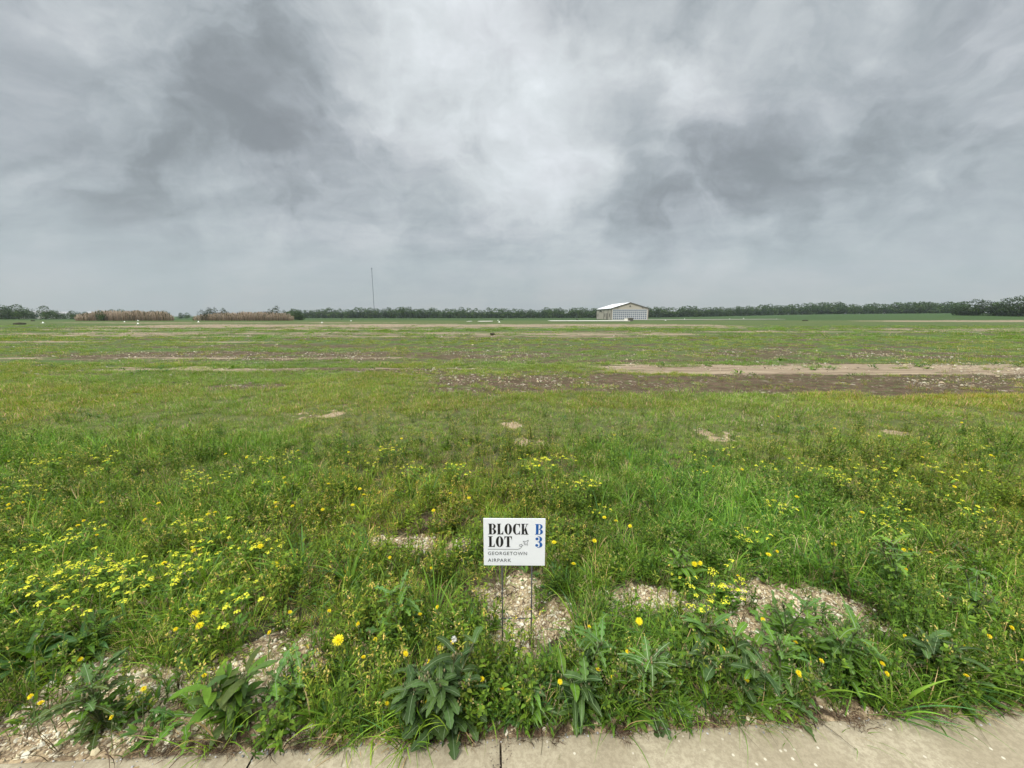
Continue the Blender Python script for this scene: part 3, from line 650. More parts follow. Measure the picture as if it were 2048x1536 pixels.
gP.append(np.stack([x, y, np.full(n, .002)], 1)); gI.append(rng.integers(0, 5, n)); gR.append(rots(n, .3)); gS.append(np.repeat(rng.uniform(.0008, .003, n)[:, None], 3, 1)); gT.append(np.repeat(rng.uniform(.07, .3, (n, 1)), 3, 1)*np.array([[1, .8, .6]]))
tag(scatter('gravel', SL, np.concatenate(gP), np.concatenate(gI), np.concatenate(gR), np.concatenate(gS), np.concatenate(gT)), 'cream limestone gravel scattered on the bare patches')
print('GRASS', NG, 'GRAVEL', sum(map(len, gI)))

# ------------------------------------------------------------------ yard sign on its wire stake
WHITE = simple('sign_white', (.80, .82, .86), .45, .4, .02, 40); INK = simple('black_ink', (.012, .012, .014), .5, .3, .1, 40)
BLUE = simple('blue_ink', (.012, .10, .36), .5, .3, .1, 40); GREYINK = simple('grey_ink', (.10, .11, .12), .5, .3, .1, 40)
WIRE = simple('galvanised_wire', (.085, .088, .092), .5, .5, .3, 200, metal=.3)
SX, SYD = at(1033.5, 1290)[0], 1.62
SW, SH, SB, OX = .288, .240, .437, -.0125
sign = thing('yard_sign', 'small white lot sign on a wire stake in the gravel patch', 'sign', (SX, SYD, 0), radians(-.6))
mb = MB(); box(mb, -SW/2+OX, SW/2+OX, 0, .004, SB, SB+SH, (1, 1, 1))
pn = link('sign_board', mb.mesh('sign_board', WHITE, False), sign)
mb = MB(); LX = .0705
for sx_ in (-1, 1): tube(mb, [(sx_*LX, .002, -.12), (sx_*LX*1.005, .004, .15), (sx_*LX, .006, SB+.16)], .0031, .0031, (1, 1, 1), 8)
zb = .145
tube(mb, [(-LX-.004, .0065, zb), (0, .007, zb), (LX+.004, .0065, zb)], .0027, .0027, (1, 1, 1), 8)
tube(mb, [(-LX-.003, .0065, SB-.004), (LX+.003, .0065, SB-.004)], .0014, .0014, (1, 1, 1), 8)
link('wire_stake', mb.mesh('wire_stake', WIRE), sign)
def uv(u, v): return (-SW/2+OX+SW*(u-140)/652, SB+SH*(1-(v-133)/502))   # measured marks on the board
def poly(mb, pts, c=(1, 1, 1)):
    P = [(uv(*p)[0], -.0012, uv(*p)[1]) for p in pts]; n = len(P)
    B = [(a, -.0001, b) for a, _, b in P]
    mb.add(P+B, [tuple(range(n))]+[(i, (i+1) % n, n+(i+1) % n, n+i) for i in range(n)], c)
def ringpart(mb, cx, cy, a, b, a2, b2, t0, t1, n=26, ox=0):
    for i in range(n):
        p = t0+(t1-t0)*i/n; q = t0+(t1-t0)*(i+1)/n
        poly(mb, [(cx+a*cos(p), cy-b*sin(p)), (cx+a*cos(q), cy-b*sin(q)), (cx+ox+a2*cos(q), cy-b2*sin(q)), (cx+ox+a2*cos(p), cy-b2*sin(p))])
def rect(mb, x0, x1, y0, y1): poly(mb, [(x0, y0), (x1, y0), (x1, y1), (x0, y1)])
def gB(mb, x, y, w, h):
    rect(mb, x, x+w*.55, y, y+h*.035); rect(mb, x, x+w*.55, y+h*.965, y+h); rect(mb, x+w*.12, x+w*.44, y+h*.035, y+h*.965)
    rect(mb, x+w*.50, x+w*.60, y+h*.47, y+h*.52)
    ringpart(mb, x+w*.55, y+h*.245, w*.40, h*.245, w*.13, h*.21, -pi/2, pi/2); ringpart(mb, x+w*.55, y+h*.745, w*.45, h*.255, w*.14, h*.22, -pi/2, pi/2)
def gL(mb, x, y, w, h):
    rect(mb, x, x+w*.66, y, y+h*.035); rect(mb, x+w*.14, x+w*.52, y+h*.035, y+h*.965); rect(mb, x, x+w, y+h*.965, y+h)
    poly(mb, [(x+w*.56, y+h*.965), (x+w*.86, y+h*.88), (x+w*.97, y+h*.68), (x+w, y+h*.68), (x+w, y+h*.966)])
def gO(mb, x, y, w, h):
    ringpart(mb, x+w/2, y+h/2, w/2, h*.51, w*.15, h*.475, 0, 2*pi, 44)
def gC(mb, x, y, w, h):
    ringpart(mb, x+w*.52, y+h/2, w*.52, h*.51, w*.15, h*.475, radians(62), radians(298), 34)
    poly(mb, [(x+w*.76, y+h*.02), (x+w*.98, y+h*.0), (x+w*.98, y+h*.34), (x+w*.93, y+h*.34), (x+w*.86, y+h*.16), (x+w*.66, y+h*.045)])
    poly(mb, [(x+w*.66, y+h*.955), (x+w*.86, y+h*.84), (x+w*.93, y+h*.66), (x+w*.98, y+h*.66), (x+w*.98, y+h*1.0), (x+w*.76, y+h*.98)])
def gK(mb, x, y, w, h):
    rect(mb, x, x+w*.56, y, y+h*.035); rect(mb, x, x+w*.56, y+h*.965, y+h); rect(mb, x+w*.12, x+w*.42, y+h*.035, y+h*.965)
    rect(mb, x+w*.64, x+w*.98, y, y+h*.035); poly(mb, [(x+w*.44, y+h*.60), (x+w*.80, y+h*.035), (x+w*.87, y+h*.035), (x+w*.44, y+h*.70)])
    poly(mb, [(x+w*.50, y+h*.56), (x+w*.66, y+h*.33), (x+w*.96, y+h*.965), (x+w*.66, y+h*.965)]); rect(mb, x+w*.56, x+w*1.04, y+h*.965, y+h)
def gT(mb, x, y, w, h):
    rect(mb, x, x+w, y, y+h*.035); rect(mb, x+w*.34, x+w*.66, y+h*.035, y+h*.965); rect(mb, x+w*.2, x+w*.8, y+h*.965, y+h)
    poly(mb, [(x, y+h*.035), (x+w*.30, y+h*.035), (x+w*.12, y+h*.12), (x+w*.03, y+h*.30), (x, y+h*.30)]); poly(mb, [(x+w*.70, y+h*.035), (x+w, y+h*.035), (x+w, y+h*.30), (x+w*.97, y+h*.30), (x+w*.88, y+h*.12)])
def g3(mb, x, y, w, h):
    ringpart(mb, x+w*.46, y+h*.25, w*.46, h*.25, w*.12, h*.215, -pi*.5, pi*.62, 26); ringpart(mb, x+w*.44, y+h*.745, w*.54, h*.255, w*.16, h*.225, -pi*.62, pi*.5, 26)
    ringpart(mb, x+w*.22, y+h*.22, w*.21, h*.115, .1, .1, 0, 2*pi, 20); ringpart(mb, x+w*.20, y+h*.80, w*.21, h*.115, .1, .1, 0, 2*pi, 20); rect(mb, x+w*.30, x+w*.5, y+h*.475, y+h*.51)
_gT_list = gT
mb = MB()
for fn, x, w in ((gB, 190, 84), (gL, 282, 66), (gO, 362, 78), (gC, 450, 76), (gK, 536, 76)): fn(mb, x, 186, w, 112)
for fn, x, w in ((gL, 190, 68), (gO, 270, 80), (_gT_list, 360, 80)): fn(mb, x, 320, w, 113)
link('black_lettering', mb.mesh('black_lettering', INK, False), sign)
mb = MB(); gB(mb, 683, 188, 83, 110); g3(mb, 688, 318, 77, 120); link('blue_lettering', mb.mesh('blue_lettering', BLUE, False), sign)
def stroke(mb, pts, w=3.0):
    for a, b in zip(pts[:-1], pts[1:]):
        d = np.array(b, float)-np.array(a, float); l = np.hypot(*d)+1e-6; d /= l; nn = np.array((-d[1], d[0]))*w/2; e = d*w*.3
        poly(mb, [tuple(a-e+nn), tuple(b+e+nn), tuple(b+e-nn), tuple(a-e-nn)])
mb = MB(); P = [np.array(p, float) for p in [(185, 458), (505, 458), (525, 450), (540, 436), (549, 420), (548, 406), (538, 402), (528, 410), (518, 410), (519, 420), (530, 427), (545, 424), (558, 413)]]; stroke(mb, P)
PL = [(612, 356), (604, 361), (596, 370), (583, 372), (562, 369), (558, 375), (580, 386), (576, 394), (566, 397), (574, 405), (580, 413), (584, 402), (592, 396), (600, 414), (607, 410), (603, 388), (606, 378), (612, 368), (612, 356)]
stroke(mb, [np.array(p, float) for p in PL], 2.6); link('plane_drawing', mb.mesh('plane_drawing', GREYINK, False), sign)
def text_mesh(name, body, size, u, v, width, m, parent):
    cu = bpy.data.curves.new(name, 'FONT'); cu.body = body; cu.size = size; cu.space_character = 1.12; cu.extrude = 0.0005; cu.resolution_u = 3
    o = bpy.data.objects.new(name, cu); COL.objects.link(o); dg = bpy.context.evaluated_depsgraph_get()
    me = bpy.data.meshes.new_from_object(o.evaluated_get(dg)); bpy.data.objects.remove(o)
    co = np.array([w.co[:] for w in me.vertices]); x0, x1 = co[:, 0].min(), co[:, 0].max(); k = width/(x1-x0)
    px_, pz_ = uv(u, v)
    for w in me.vertices: w.co = (px_+(w.co.x-x0)*k, -.0008-w.co.z*.6, pz_+w.co.y*k)
    me.materials.clear(); me.materials.append(m); return link(name, me, parent)
text_mesh('place_name_lettering', 'GEORGETOWN', .02, 185, 520, SW*416/652, GREYINK, sign)
text_mesh('place_name_lettering', 'AIRPARK', .02, 183, 596, SW*248/652, GREYINK, sign)

# ------------------------------------------------------------------ hangar
BEIGE = simple('beige_metal_siding', (.43, .395, .33), .5, .3, .06, .8); TRIM = simple('dark_metal_trim', (.10, .095, .085), .5, .3, .1, 3)
ROOFM = simple('white_metal_roof', (.80, .82, .84), .35, .5, .04, 1.5); PANE = simple('grey_translucent_pane', (.17, .20, .24), .25, .5, .5, 2.2)
FRAME = simple('white_door_frame', (.54, .55, .55), .45, .4, .03, 3); GRAVEL2 = simple('pale_gravel_drive', (.36, .34, .29), .9, .2, .15, 1.5)
PALE = simple('pale_concrete', (.66, .64, .56), .85, .2, .1, .8)
HD = 162.0
x0 = atY(1222.3, 639, HD)[0]; x1 = atY(1295.5, 639, HD)[0]; HW = x1-x0; HL = 28.0; EH = 4.75; PH = 7.05
zb = float(zg((x0+x1)/2, HD))
hangar = thing('aircraft_hangar', 'beige metal aircraft hangar with white roof and glazed front door', 'hangar', ((x0+x1)/2, HD, zb))
mb = MB(); c = (1, 1, 1); h = HW/2
def wall_front(mb, y, yn, door):
    if door:   # gable wall round the door opening
        dx, dz = h*.925, EH*.93
        mb.add([(-h, y, 0), (-dx, y, 0), (-dx, y, dz), (dx, y, dz), (dx, y, 0), (h, y, 0), (h, y, EH), (0, y, PH), (-h, y, EH)], [(0, 1, 2, 8), (3, 4, 5, 6), (2, 3, 6, 7, 8)], c)
    else: mb.add([(-h, y, 0), (h, y, 0), (h, y, EH), (0, y, PH), (-h, y, EH)], [(0, 4, 3, 2, 1)], c)
wall_front(mb, 0, -1, True); wall_front(mb, HL, 1, False)
for s_ in (-1, 1):
    # ribbed sheet side walls
    n = int(HL/.3); V = []
    for i in range(n+1):
        off = .03 if i % 2 else 0; V += [(s_*(h+off-.03), HL*i/n, 0), (s_*(h+off-.03), HL*i/n, EH)]
    mb.add(V, [(2*i, 2*i+2, 2*i+3, 2*i+1) if s_ > 0 else (2*i, 2*i+1, 2*i+3, 2*i+2) for i in range(n)], c)
link('wall', mb.mesh('hangar_wall', BEIGE, False), hangar)
mb = MB(); ov = .25
for s_ in (-1, 1):
    sl_ = (PH-EH)/h; xe = s_*(h+ov); ze = EH-ov*sl_
    for (za) in (0,):
        V = [(0, -ov, PH+.02), (xe, -ov, ze+.02), (xe, HL+ov, ze+.02), (0, HL+ov, PH+.02), (0, -ov, PH+.16), (xe, -ov, ze+.16), (xe, HL+ov, ze+.16), (0, HL+ov, PH+.16)]
        mb.add(V, [(0, 1, 2, 3), (4, 7, 6, 5), (0, 4, 5, 1), (1, 5, 6, 2), (2, 6, 7, 3)], c)
    for k in range(1, 46):
        yk = -ov+(HL+2*ov)*k/46; V = [(s_*.05, yk-.03, PH+.16), (xe, yk-.03, ze+.165), (xe, yk+.03, ze+.165), (s_*.05, yk+.03, PH+.16), (s_*.05, yk, PH+.21), (xe, yk, ze+.21)]
        mb.add(V, [(0, 1, 5, 4), (3, 4, 5, 2)], c)
link('roof', mb.mesh('hangar_roof', ROOFM, False), hangar)
mb = MB()
for s_ in (-1, 1):
    xe = s_*(h+ov); ze = EH-ov*(PH-EH)/h
    V = [(0, -ov-.06, PH-.14), (xe, -ov-.06, ze-.14), (xe, -ov-.06, ze+.20), (0, -ov-.06, PH+.20), (0, -ov-.003, PH-.14), (xe, -ov-.003, ze-.14), (xe, -ov-.003, ze+.20), (0, -ov-.003, PH+.20)]
    mb.add(V, [(0, 1, 2, 3), (4, 7, 6, 5), (0, 4, 5, 1), (3, 2, 6, 7), (1, 5, 6, 2)], c)
    box(mb, *sorted((s_*(h-.02), s_*(h+.16))), -.10, .14, 0, EH-.15, c); box(mb, *sorted((s_*(h-.02), s_*(h+.16))), HL-.14, HL+.10, 0, EH-.15, c)
    box(mb, *sorted((s_*(h+.003), s_*(h+.22))), .2, HL, EH-.32, EH-.1, c)
    for yk in (HL*.20, HL*.47): box(mb, *sorted((s_*(h+.003), s_*(h+.13))), yk, yk+.16, .05, EH-.32, c)
    box(mb, *sorted((s_*(h+.003), s_*(h+.05))), .2, HL-.2, 0, .10, c)
link('trim', mb.mesh('hangar_trim', TRIM, False), hangar)
dx, dz = h*.925, EH*.93; NC, NR = 17, 5
mb = MB(); y0_, y1_ = -.10, .02
for i in range(NC+1):
    xx = -dx+2*dx*i/NC; w = .11 if i in (0, NC) else .085
    box(mb, xx-w, xx+w, y0_, y1_, .0, dz, c)
for j in range(NR+1):
    z_ = .22+(dz-.30)*j/NR
    box(mb, -dx, dx, y0_+.004, y1_-.004, z_-.085, z_+.085, c)
box(mb, -dx, dx, y0_+.008, y1_-.008, 0, .16, c)
dr = link('hangar_door', mb.mesh('hangar_door', FRAME, False), hangar)
mb = MB(); box(mb, -dx, dx, -.03, -.02, .16, dz-.08, c); link('door_panes', mb.mesh('door_panes', PANE, False), dr)
mb = MB(); V = [(0, -.06, 0)]+[(.34*cos(2*pi*k/12), -.06, .34*sin(2*pi*k/12)) for k in range(12)]; V = [(a, b, d+PH*.80) for a, b, d in V]
mb.add(V, [(0, k+1, (k+1) % 12+1) for k in range(12)], c); tube(mb, [(0, -.10, PH*.80), (0, .0, PH*.80)], .30, .36, c, 12); link('gable_vent', mb.mesh('gable_vent', TRIM, False), hangar)
for xx in (-h*.68, h*.68):
    mb = MB(); box(mb, xx-.22, xx+.22, -.3, -.01, EH+.18, EH+.34, c); box(mb, xx-.05, xx+.05, -.34, -.3, EH+.15, EH+.3, c); link('wall_lamp', mb.mesh('wall_lamp', TRIM, False), hangar)
for yk in (HL*.10, HL*.40, HL*.90):
    mb = MB(); box(mb, -h-.07, -h-.002, yk-.55, yk+.55, 1.3, 2.7, c); wn = link('window', mb.mesh('hangar_window', TRIM, False), hangar)
mb = MB(); box(mb, -h-.08, -h-.002, HL*.27-.6, HL*.27+.6, .05, 2.8, c); link('door', mb.mesh('hangar_side_door', TRIM, False), hangar)
mb = MB()   # dark plane emblem high on the side wall
E = [(4.2, -.35), (2.6, .15), (1.2, .42), (.5, .95), (-.2, .6), (-1.2, .42), (-2.8, .0), (-4.2, -.45), (-2.9, -.32), (-1.1, .0), (0, .1), (1.3, .02), (2.8, -.12)]
V = [(-h-.10, HL*.70+a*.85, EH*.76+b*.8) for a, b in E]+[(-h-.02, HL*.70+a*.85, EH*.76+b*.8) for a, b in E]; n = len(E)
mb.add(V, [tuple(range(n))]+[(i, (i+1) % n, n+(i+1) % n, n+i) for i in range(n)], c); link('wall_emblem', mb.mesh('wall_emblem', INK, False), hangar)
def sheet(name, pts, m, z=.05, th=.12, **k):
    mb = MB(); V = []; n = len(pts)
    for a, b in pts: V.append((a, b, float(zg(a, b))+z))
    for a, b in pts: V.append((a, b, float(zg(a, b))+z-th))
    mb.add(V, [tuple(range(n))[::-1]]+[(i, (i+1) % n, n+(i+1) % n, n+i) for i in range(n)], c)
    return tag(link(name, mb.mesh(name, m, False)), kind='structure', **k)
sheet('drive', [(x0-1, HD-.3), (x1+2, HD-.3), (x1+55, HD+4), (x1+55, HD-4), (x1+3, HD-12), (x0+9, HD-12)], GRAVEL2, .16)
a = at(1100, 642.8); b = at(1252, 642.8); sheet('concrete_pad', [(a[0], a[1]-4), (b[0], b[1]-4), (b[0]+2, b[1]+8), (a[0], a[1]+7)], PALE, .22)
a = at(957, 644); b = at(984, 644); sheet('concrete_pad', [(a[0], a[1]-2), (b[0], b[1]-2), (b[0], b[1]+6), (a[0], a[1]+6)], PALE, .22)
a = at(935, 644); b = at(941, 644); sheet('concrete_pad', [(a[0], a[1]-2), (b[0], b[1]-2), (b[0], b[1]+5), (a[0], a[1]+5)], PALE, .22)
# junction box by the hangar apron
t = thing('utility_box', 'pale utility box with dark lid on the gravel before the hangar', 'box', (*at(1253, 642.5), 0))
mb = MB(); box(mb, -.55, .3, -.5, .5, .0, .85, c); link('cabinet', mb.mesh('box_cabinet', PALE, False), t)
mb = MB(); box(mb, .303, 1.9, -.5, .5, .0, .95, c); box(mb, .303, 1.9, -.55, .55, .953, 1.05, c); link('lid', mb.mesh('box_lid', TRIM, False), t)

# ------------------------------------------------------------------ radio mast
MX, MY, MZ = atY(748.5, 620, 1200)
MT = atY(745, 537.5, 1200)[2]
mast = thing('radio_mast', 'tall thin lattice radio mast rising far behind the tree line', 'mast', (MX, MY, -1))
mb = MB(); H_ = MT+1
c3 = [(.62*cos(a_), .62*sin(a_)) for a_ in (pi/2, pi*7/6, pi*11/6)]
for (a_, b_) in c3: tube(mb, [(a_, b_, 0), (a_, b_, H_)], .30, .26, c, 5)
for k in range(int(H_/2)):
    for i in range(3):
        p, q = c3[i], c3[(i+1) % 3]; tube(mb, [(p[0], p[1], k*2), (q[0], q[1], k*2+2)], .10, .10, c, 3)
STEEL = simple('grey_steel', (.035, .04, .045), .6, .4, .1, 1)
link('lattice', mb.mesh('mast_lattice', STEEL, False), mast)
mb = MB(); tube(mb, [(0, 0, H_-1.2), (0, 0, H_+1.8)], 1.5, 1.3, c, 10); link('beacon', mb.mesh('mast_beacon', STEEL, False), mast)
mb = MB()
for i in range(3):
    a_ = pi/2+i*2*pi/3
    for hh in (.33, .66, .97): tube(mb, [(.6*cos(a_), .6*sin(a_), H_*hh), (70*cos(a_), 70*sin(a_), 0)], .018, .018, c, 3)
link('guy_wires', mb.mesh('guy_wires', STEEL, False), mast)

# ------------------------------------------------------------------ trees
BARK = simple('tree_bark', (.10, .08, .06), .9, .1, .3, 2)
def tree_meshes(seed, H, Wd, n, base=.12, open_=.0, cols=None, ls=.42, lobes=9):
    random.seed(seed); rs = np.random.default_rng(seed)
    cols = cols or [(.036, .072, .022), (.050, .092, .027), (.075, .125, .034), (.036, .066, .026)]
    tk = MB(); nl = lobes
    tube(tk, [(0, 0, -.3), (U(-.1, .1), 0, H*.25), (U(-.3, .3), U(-.2, .2), H*.6)], H*.028, H*.010, c, 7)
    cr = MB(); LB = []
    for k in range(nl):
        th = U(0, 2*pi); r = Wd*.5*U(.1, .72); z = H*(base+U(.12, .80)*(1-base)*(1-.35*(r/(Wd*.5))))
        R = U(.16, .30)*Wd; LB.append((r*cos(th), r*sin(th), z, R, R*U(.6, .95), random.choice(cols)))
        tube(tk, [(0, 0, H*U(.12, .4)), (r*.5*cos(th), r*.5*sin(th), z*.75), (r*cos(th), r*sin(th), z)], H*.010, H*.003, c, 4)
    LB.append((0, 0, H*.84, Wd*.20, H*.15, cols[1]))
    V, F, C = [], [], []
    for i in range(n):
        lx, ly, lz, R, Rz, cc = LB[rs.integers(0, len(LB))]
        d = rs.normal(size=3); d /= np.linalg.norm(d); rr = rs.uniform(.55, 1.08)**.6
        p = np.array((lx, ly, lz))+d*np.array((R, R, Rz))*rr
        if rs.random() < .16: p[2] = rs.uniform(.0, H*.35); p[:2] *= .9
        if p[2] < .1: p[2] = rs.uniform(.1, H*.3)
        a = rs.normal(size=3); a /= np.linalg.norm(a); b = np.cross(a, d+rs.normal(size=3)*.6); b /= np.linalg.norm(b)+1e-6
        s = ls*rs.uniform(.5, 1.3); k = rs.uniform(.6, 1.45); cj = np.array(cc)*k
        m = len(V); V += [p-a*s*.6, p+b*s*.42, p+a*s*.7, p-b*s*.42]; F.append((m, m+1, m+2, m+3)); C += [cj]*4
    cr.add(V, F, C)
    return tk.mesh('trunk', BARK), cr.mesh('crown', CROWN, False)
def make_tree(name, meshes, label, cat, group):
    t = thing(name, label, cat, (0, 0, 0), 0, group); link('trunk', meshes[0], t); link('crown', meshes[1], t); return t
far_protos = [tree_meshes(100+k, 9.2, U(8, 10.5), 1150, .0, ls=.66, lobes=12) for k in range(6)]
used = set()
def place_tree(name, meshes, x, y, s, rz, label, cat='tree', group=None, zs=None):
    t = make_tree(name, meshes, label, cat, group); t.location = (x, y, float(zg(x, y))-.1); t.rotation_euler = (0, 0, rz); t.scale = (s, s, (zs or s)); return t
random.seed(5)
# the hedgerow along the far side of the field: (photo px, base row, crown height px, forward distance)
SEG = [(588, 1190, 'distant hedgerow tree on the horizon between the reeds and the hangar', 'hedgerow trees left of the hangar'),
       (1190, 1530, 'distant hedgerow tree on the horizon just right of the hangar', 'hedgerow trees right of the hangar'),
       (1530, 1930, 'distant tree of the rising hedgerow toward the right edge of the field', 'hedgerow trees rising to the right')]
for (pa, pb, lab, grp) in SEG:
    px = pa
    while px < pb:
        f = (px-588)/(1930-588); Y = 405-20*f+U(-6, 6)
        if px > 1650: Y -= (px-1650)*.42
        hp = 19+3.0*fbm(np.array([px/1.0]), np.array([3.]), 60, 2)[0]*1.6-2.4+(max(0, px-1500)/430)*3.5+U(-2.8, 3.0)
        X = atY(px, 630, Y)[0]; hh = hp*Y/FPX
        place_tree('hedgerow_tree', random.choice(far_protos), X, Y, hh/9.2*U(1.0, 1.25), U(0, 6), lab, 'tree', grp, hh/9.2)
        px += U(5.2, 8.6)
near_protos = [tree_meshes(200+k, 9.5, 10.5, 3200, .0, ls=.42, lobes=15, cols=[(.024, .050, .014), (.034, .066, .018), (.052, .095, .024), (.026, .046, .016)]) for k in range(3)]
R = [(1925, 628, 28, 190, 1.25, 'dark bushy tree at the left end of the near grove on the right'), (1950, 628, 33, 185, 1.4, 'broad domed tree in the grove near the right edge'), (1985, 628, 27, 182, 1.1, 'lower dark tree between two domed trees in the right grove'),
     (2010, 628, 36, 176, 1.2, 'tall tree in the right grove beside the tallest one'), (2037, 628, 41, 172, 1.3, 'tallest tree of the grove at the right edge'), (2075, 628, 38, 168, 1.3, 'last tree of the right grove at the edge of the view')]
for k, (px, py, hp, Y, ws, lab) in enumerate(R):
    X = atY(px, py, Y)[0]; hh = hp*Y/FPX; place_tree('grove_tree', near_protos[k % 3], X, Y, hh/9.5*ws, k*1.7, lab, 'tree', 'grove at the right edge', hh/9.5)
left_protos = [tree_meshes(300+k, 8, 8.5, 1500, .05, ls=.42, lobes=11) for k in range(3)]
Lf = [(-22, 31, 190), (4, 30, 186), (20, 27, 195), (38, 30, 190), (52, 24, 205), (66, 15, 210), (92, 27, 188), (112, 19, 196), (128, 12, 215), (146, 17, 205), (158, 15, 210), (172, 15, 215), (226, 19, 225), (244, 20, 228), (262, 15, 230), (275, 17, 230), (292, 14, 232), (305, 17, 228), (318, 16, 225), (330, 17, 222), (362, 12, 300), (375, 12, 300), (590, 22, 150), (600, 17, 152), (574, 16, 160)]
LL = ['dark tree beyond the left edge of the field', 'tallest dark tree at the left edge', 'dark tree behind the tallest tree at the left edge', 'spreading dark tree near the left edge with a ragged top', 'low dark tree left of the pale roof', 'small bush in front of the pale roof', 'rounded tree standing alone between the roof and the reeds', 'narrow tree just right of the rounded lone tree', 'low bush left of the reed bed']
for k, (px, hp, Y) in enumerate(Lf):
    X = atY(px, 636, Y)[0]; hh = hp*Y/FPX; lab = LL[k] if k < 9 else ('low green tree showing over the left reed bed' if k < 20 else ('small far tree in the gap between the two reed beds' if k < 22 else ['rounded dark tree at the right end of the right reed bed', 'smaller tree right of the rounded tree by the reeds', 'low tree at the right tip of the reeds'][k-22]))
    place_tree('field_tree', left_protos[k % 3], X, Y, hh/8*1.15, k*2.1, lab, 'tree', None if (k < 9 or k >= 22) else ('trees over the left reeds' if k < 20 else 'trees in the reed gap'), hh/8)
scr = [tree_meshes(330+k, 4.5, 5.5, 420, .25, ls=.30, lobes=8, cols=[(.03, .045, .02), (.04, .06, .025)]) for k in range(2)]
for k, (px, hp, Y, lab) in enumerate([(203, 21, 131, 'green bush growing through the left reed bed'), (405, 23, 134, 'scrubby tree at the left of the right reed bed'), (420, 26, 138, 'taller scrubby tree with sparse crown in the right reed bed'), (432, 27, 138, 'scrubby tree beside the taller sparse one in the reeds'), (449, 25, 138, 'sparse scrubby tree behind the middle of the right reeds'),
                              (541, 24, 138, 'scrubby tree toward the right end of the reeds'), (556, 29, 140, 'tallest scrubby tree above the right reed bed'), (532, 19, 138, 'low scrub beside the tallest scrubby tree'), (569, 21, 141, 'low scrub at the right tip of the reeds')]):
    X = atY(px, 640, Y)[0]; hh = hp*Y/FPX; place_tree('scrub_tree', (left_protos[0] if k == 0 else scr[k % 2]), X, Y, hh/(8 if k == 0 else 4.5)*(.9 if k == 0 else .62), k*1.3, lab, 'bush', None, hh/(8 if k == 0 else 4.5))

# ------------------------------------------------------------------ reed beds
REED = leafmat('dry_reed', .4, .7, .1, inst=False, tmul=(1, .95, .85))
def reeds(name, pa, pb, Y, depth, hp, n, label, seed):
    rs = np.random.default_rng(seed); V = []; F = []; C = []
    for i in range(n):
        u = rs.random(); w = rs.random(); y = Y+(w-.5)*depth; px = pa+(pb-pa)*u; x = atY(px, 640, y)[0]
        ends = min(1, u/.24, (1-u)/.10)
        if rs.random() > ends+.25: continue
        nh = fbm(np.array([x]), np.array([y]), 3.5, 3, seed)[0]
        h_ = hp*Y/FPX*(.62+.5*nh)*(.45+.55*ends**.5)*rs.uniform(.45, 1.2); z = float(zg(x, y)); a_ = rs.uniform(0, pi); lx, ly = rs.normal(0, .18, 2)
        wd = rs.uniform(.025, .06); dx_, dy_ = cos(a_)*wd, sin(a_)*wd
        cb = np.array((.34, .25, .17))*rs.uniform(.6, 1.2); ct = np.array((.54, .435, .34))*rs.uniform(.7, 1.2)
        if rs.random() < .18: cb = np.array((.06, .08, .03)); ct = np.array((.13, .13, .06))
        m = len(V)
        V += [(x-dx_, y-dy_, z-.1), (x+dx_, y+dy_, z-.1), (x+lx*.5-dx_, y+ly*.5-dy_, z+h_*.7), (x+lx*.5+dx_, y+ly*.5+dy_, z+h_*.7), (x+lx*.8-dx_*2.6, y+ly*.8-dy_*2.6, z+h_*.88), (x+lx*.8+dx_*2.6, y+ly*.8+dy_*2.6, z+h_*.88), (x+lx, y+ly, z+h_)]
        F += [(m, m+1, m+3, m+2), (m+2, m+3, m+5, m+4), (m+4, m+5, m+6)]; C += [cb*.8, cb*.8, ct*.8, ct*.8, ct, ct, ct]
    mb = MB(); mb.add(V, F, C)
    return tag(link(name, mb.mesh(name, REED, False)), label, 'reeds', kind='stuff')
reeds('reed_bed', 150, 348, 136, 9, 17.5, 4600, 'long low bed of tan dry reeds at the far left of the field', 3)
reeds('reed_bed', 386, 588, 138, 8, 15.5, 4600, 'bed of tan dry reeds with scrubby trees left of the mast', 4)

# ------------------------------------------------------------------ small houses beyond the left trees
SIDING = simple('pale_siding', (.62, .60, .56), .7, .2, .05, .5); ROOFG = simple('grey_shingle', (.33, .33, .33), .8, .2, .15, .8)
def house(px, py, Y, w, d, eh, ph, label):
    X = atY(px, py, Y)[0]; t = thing('farmhouse', label, 'house', (X, Y, 0), .3); a, b = w/2, d/2
    mb = MB(); mb.add([(-a, -b, 0), (a, -b, 0), (a, b, 0), (-a, b, 0), (-a, -b, eh), (a, -b, eh), (a, b, eh), (-a, b, eh), (-a, 0, ph), (a, 0, ph)], [(0, 1, 5, 4), (1, 2, 6, 9, 5), (2, 3, 7, 6), (3, 0, 4, 8, 7)], c); link('wall', mb.mesh('house_wall', SIDING, False), t)
    mb = MB(); o_ = .4; mb.add([(-a-o_, -b-o_, eh-.1), (a+o_, -b-o_, eh-.1), (a+o_, 0, ph+.15), (-a-o_, 0, ph+.15), (-a-o_, b+o_, eh-.1), (a+o_, b+o_, eh-.1)], [(0, 1, 2, 3), (3, 2, 5, 4)], c); link('roof', mb.mesh('house_roof', ROOFG, False), t)
    for k in (-.3, .25):
        mb = MB(); box(mb, a*2*k-.6, a*2*k+.6, -b-.05, -b-.01, .9, 2.1, c); link('window', mb.mesh('house_window', PANE, False), t)
house(69, 630, 235, 16, 9, 2.7, 4.6, 'pale house with light roof between the trees at far left'); house(121, 633, 250, 9, 8, 2.6, 4.2, 'small white house glimpsed right of the lone rounded tree')
house(222, 632, 262, 24, 10, 2.6, 4.4, 'long pale roofed house behind the left reed bed')

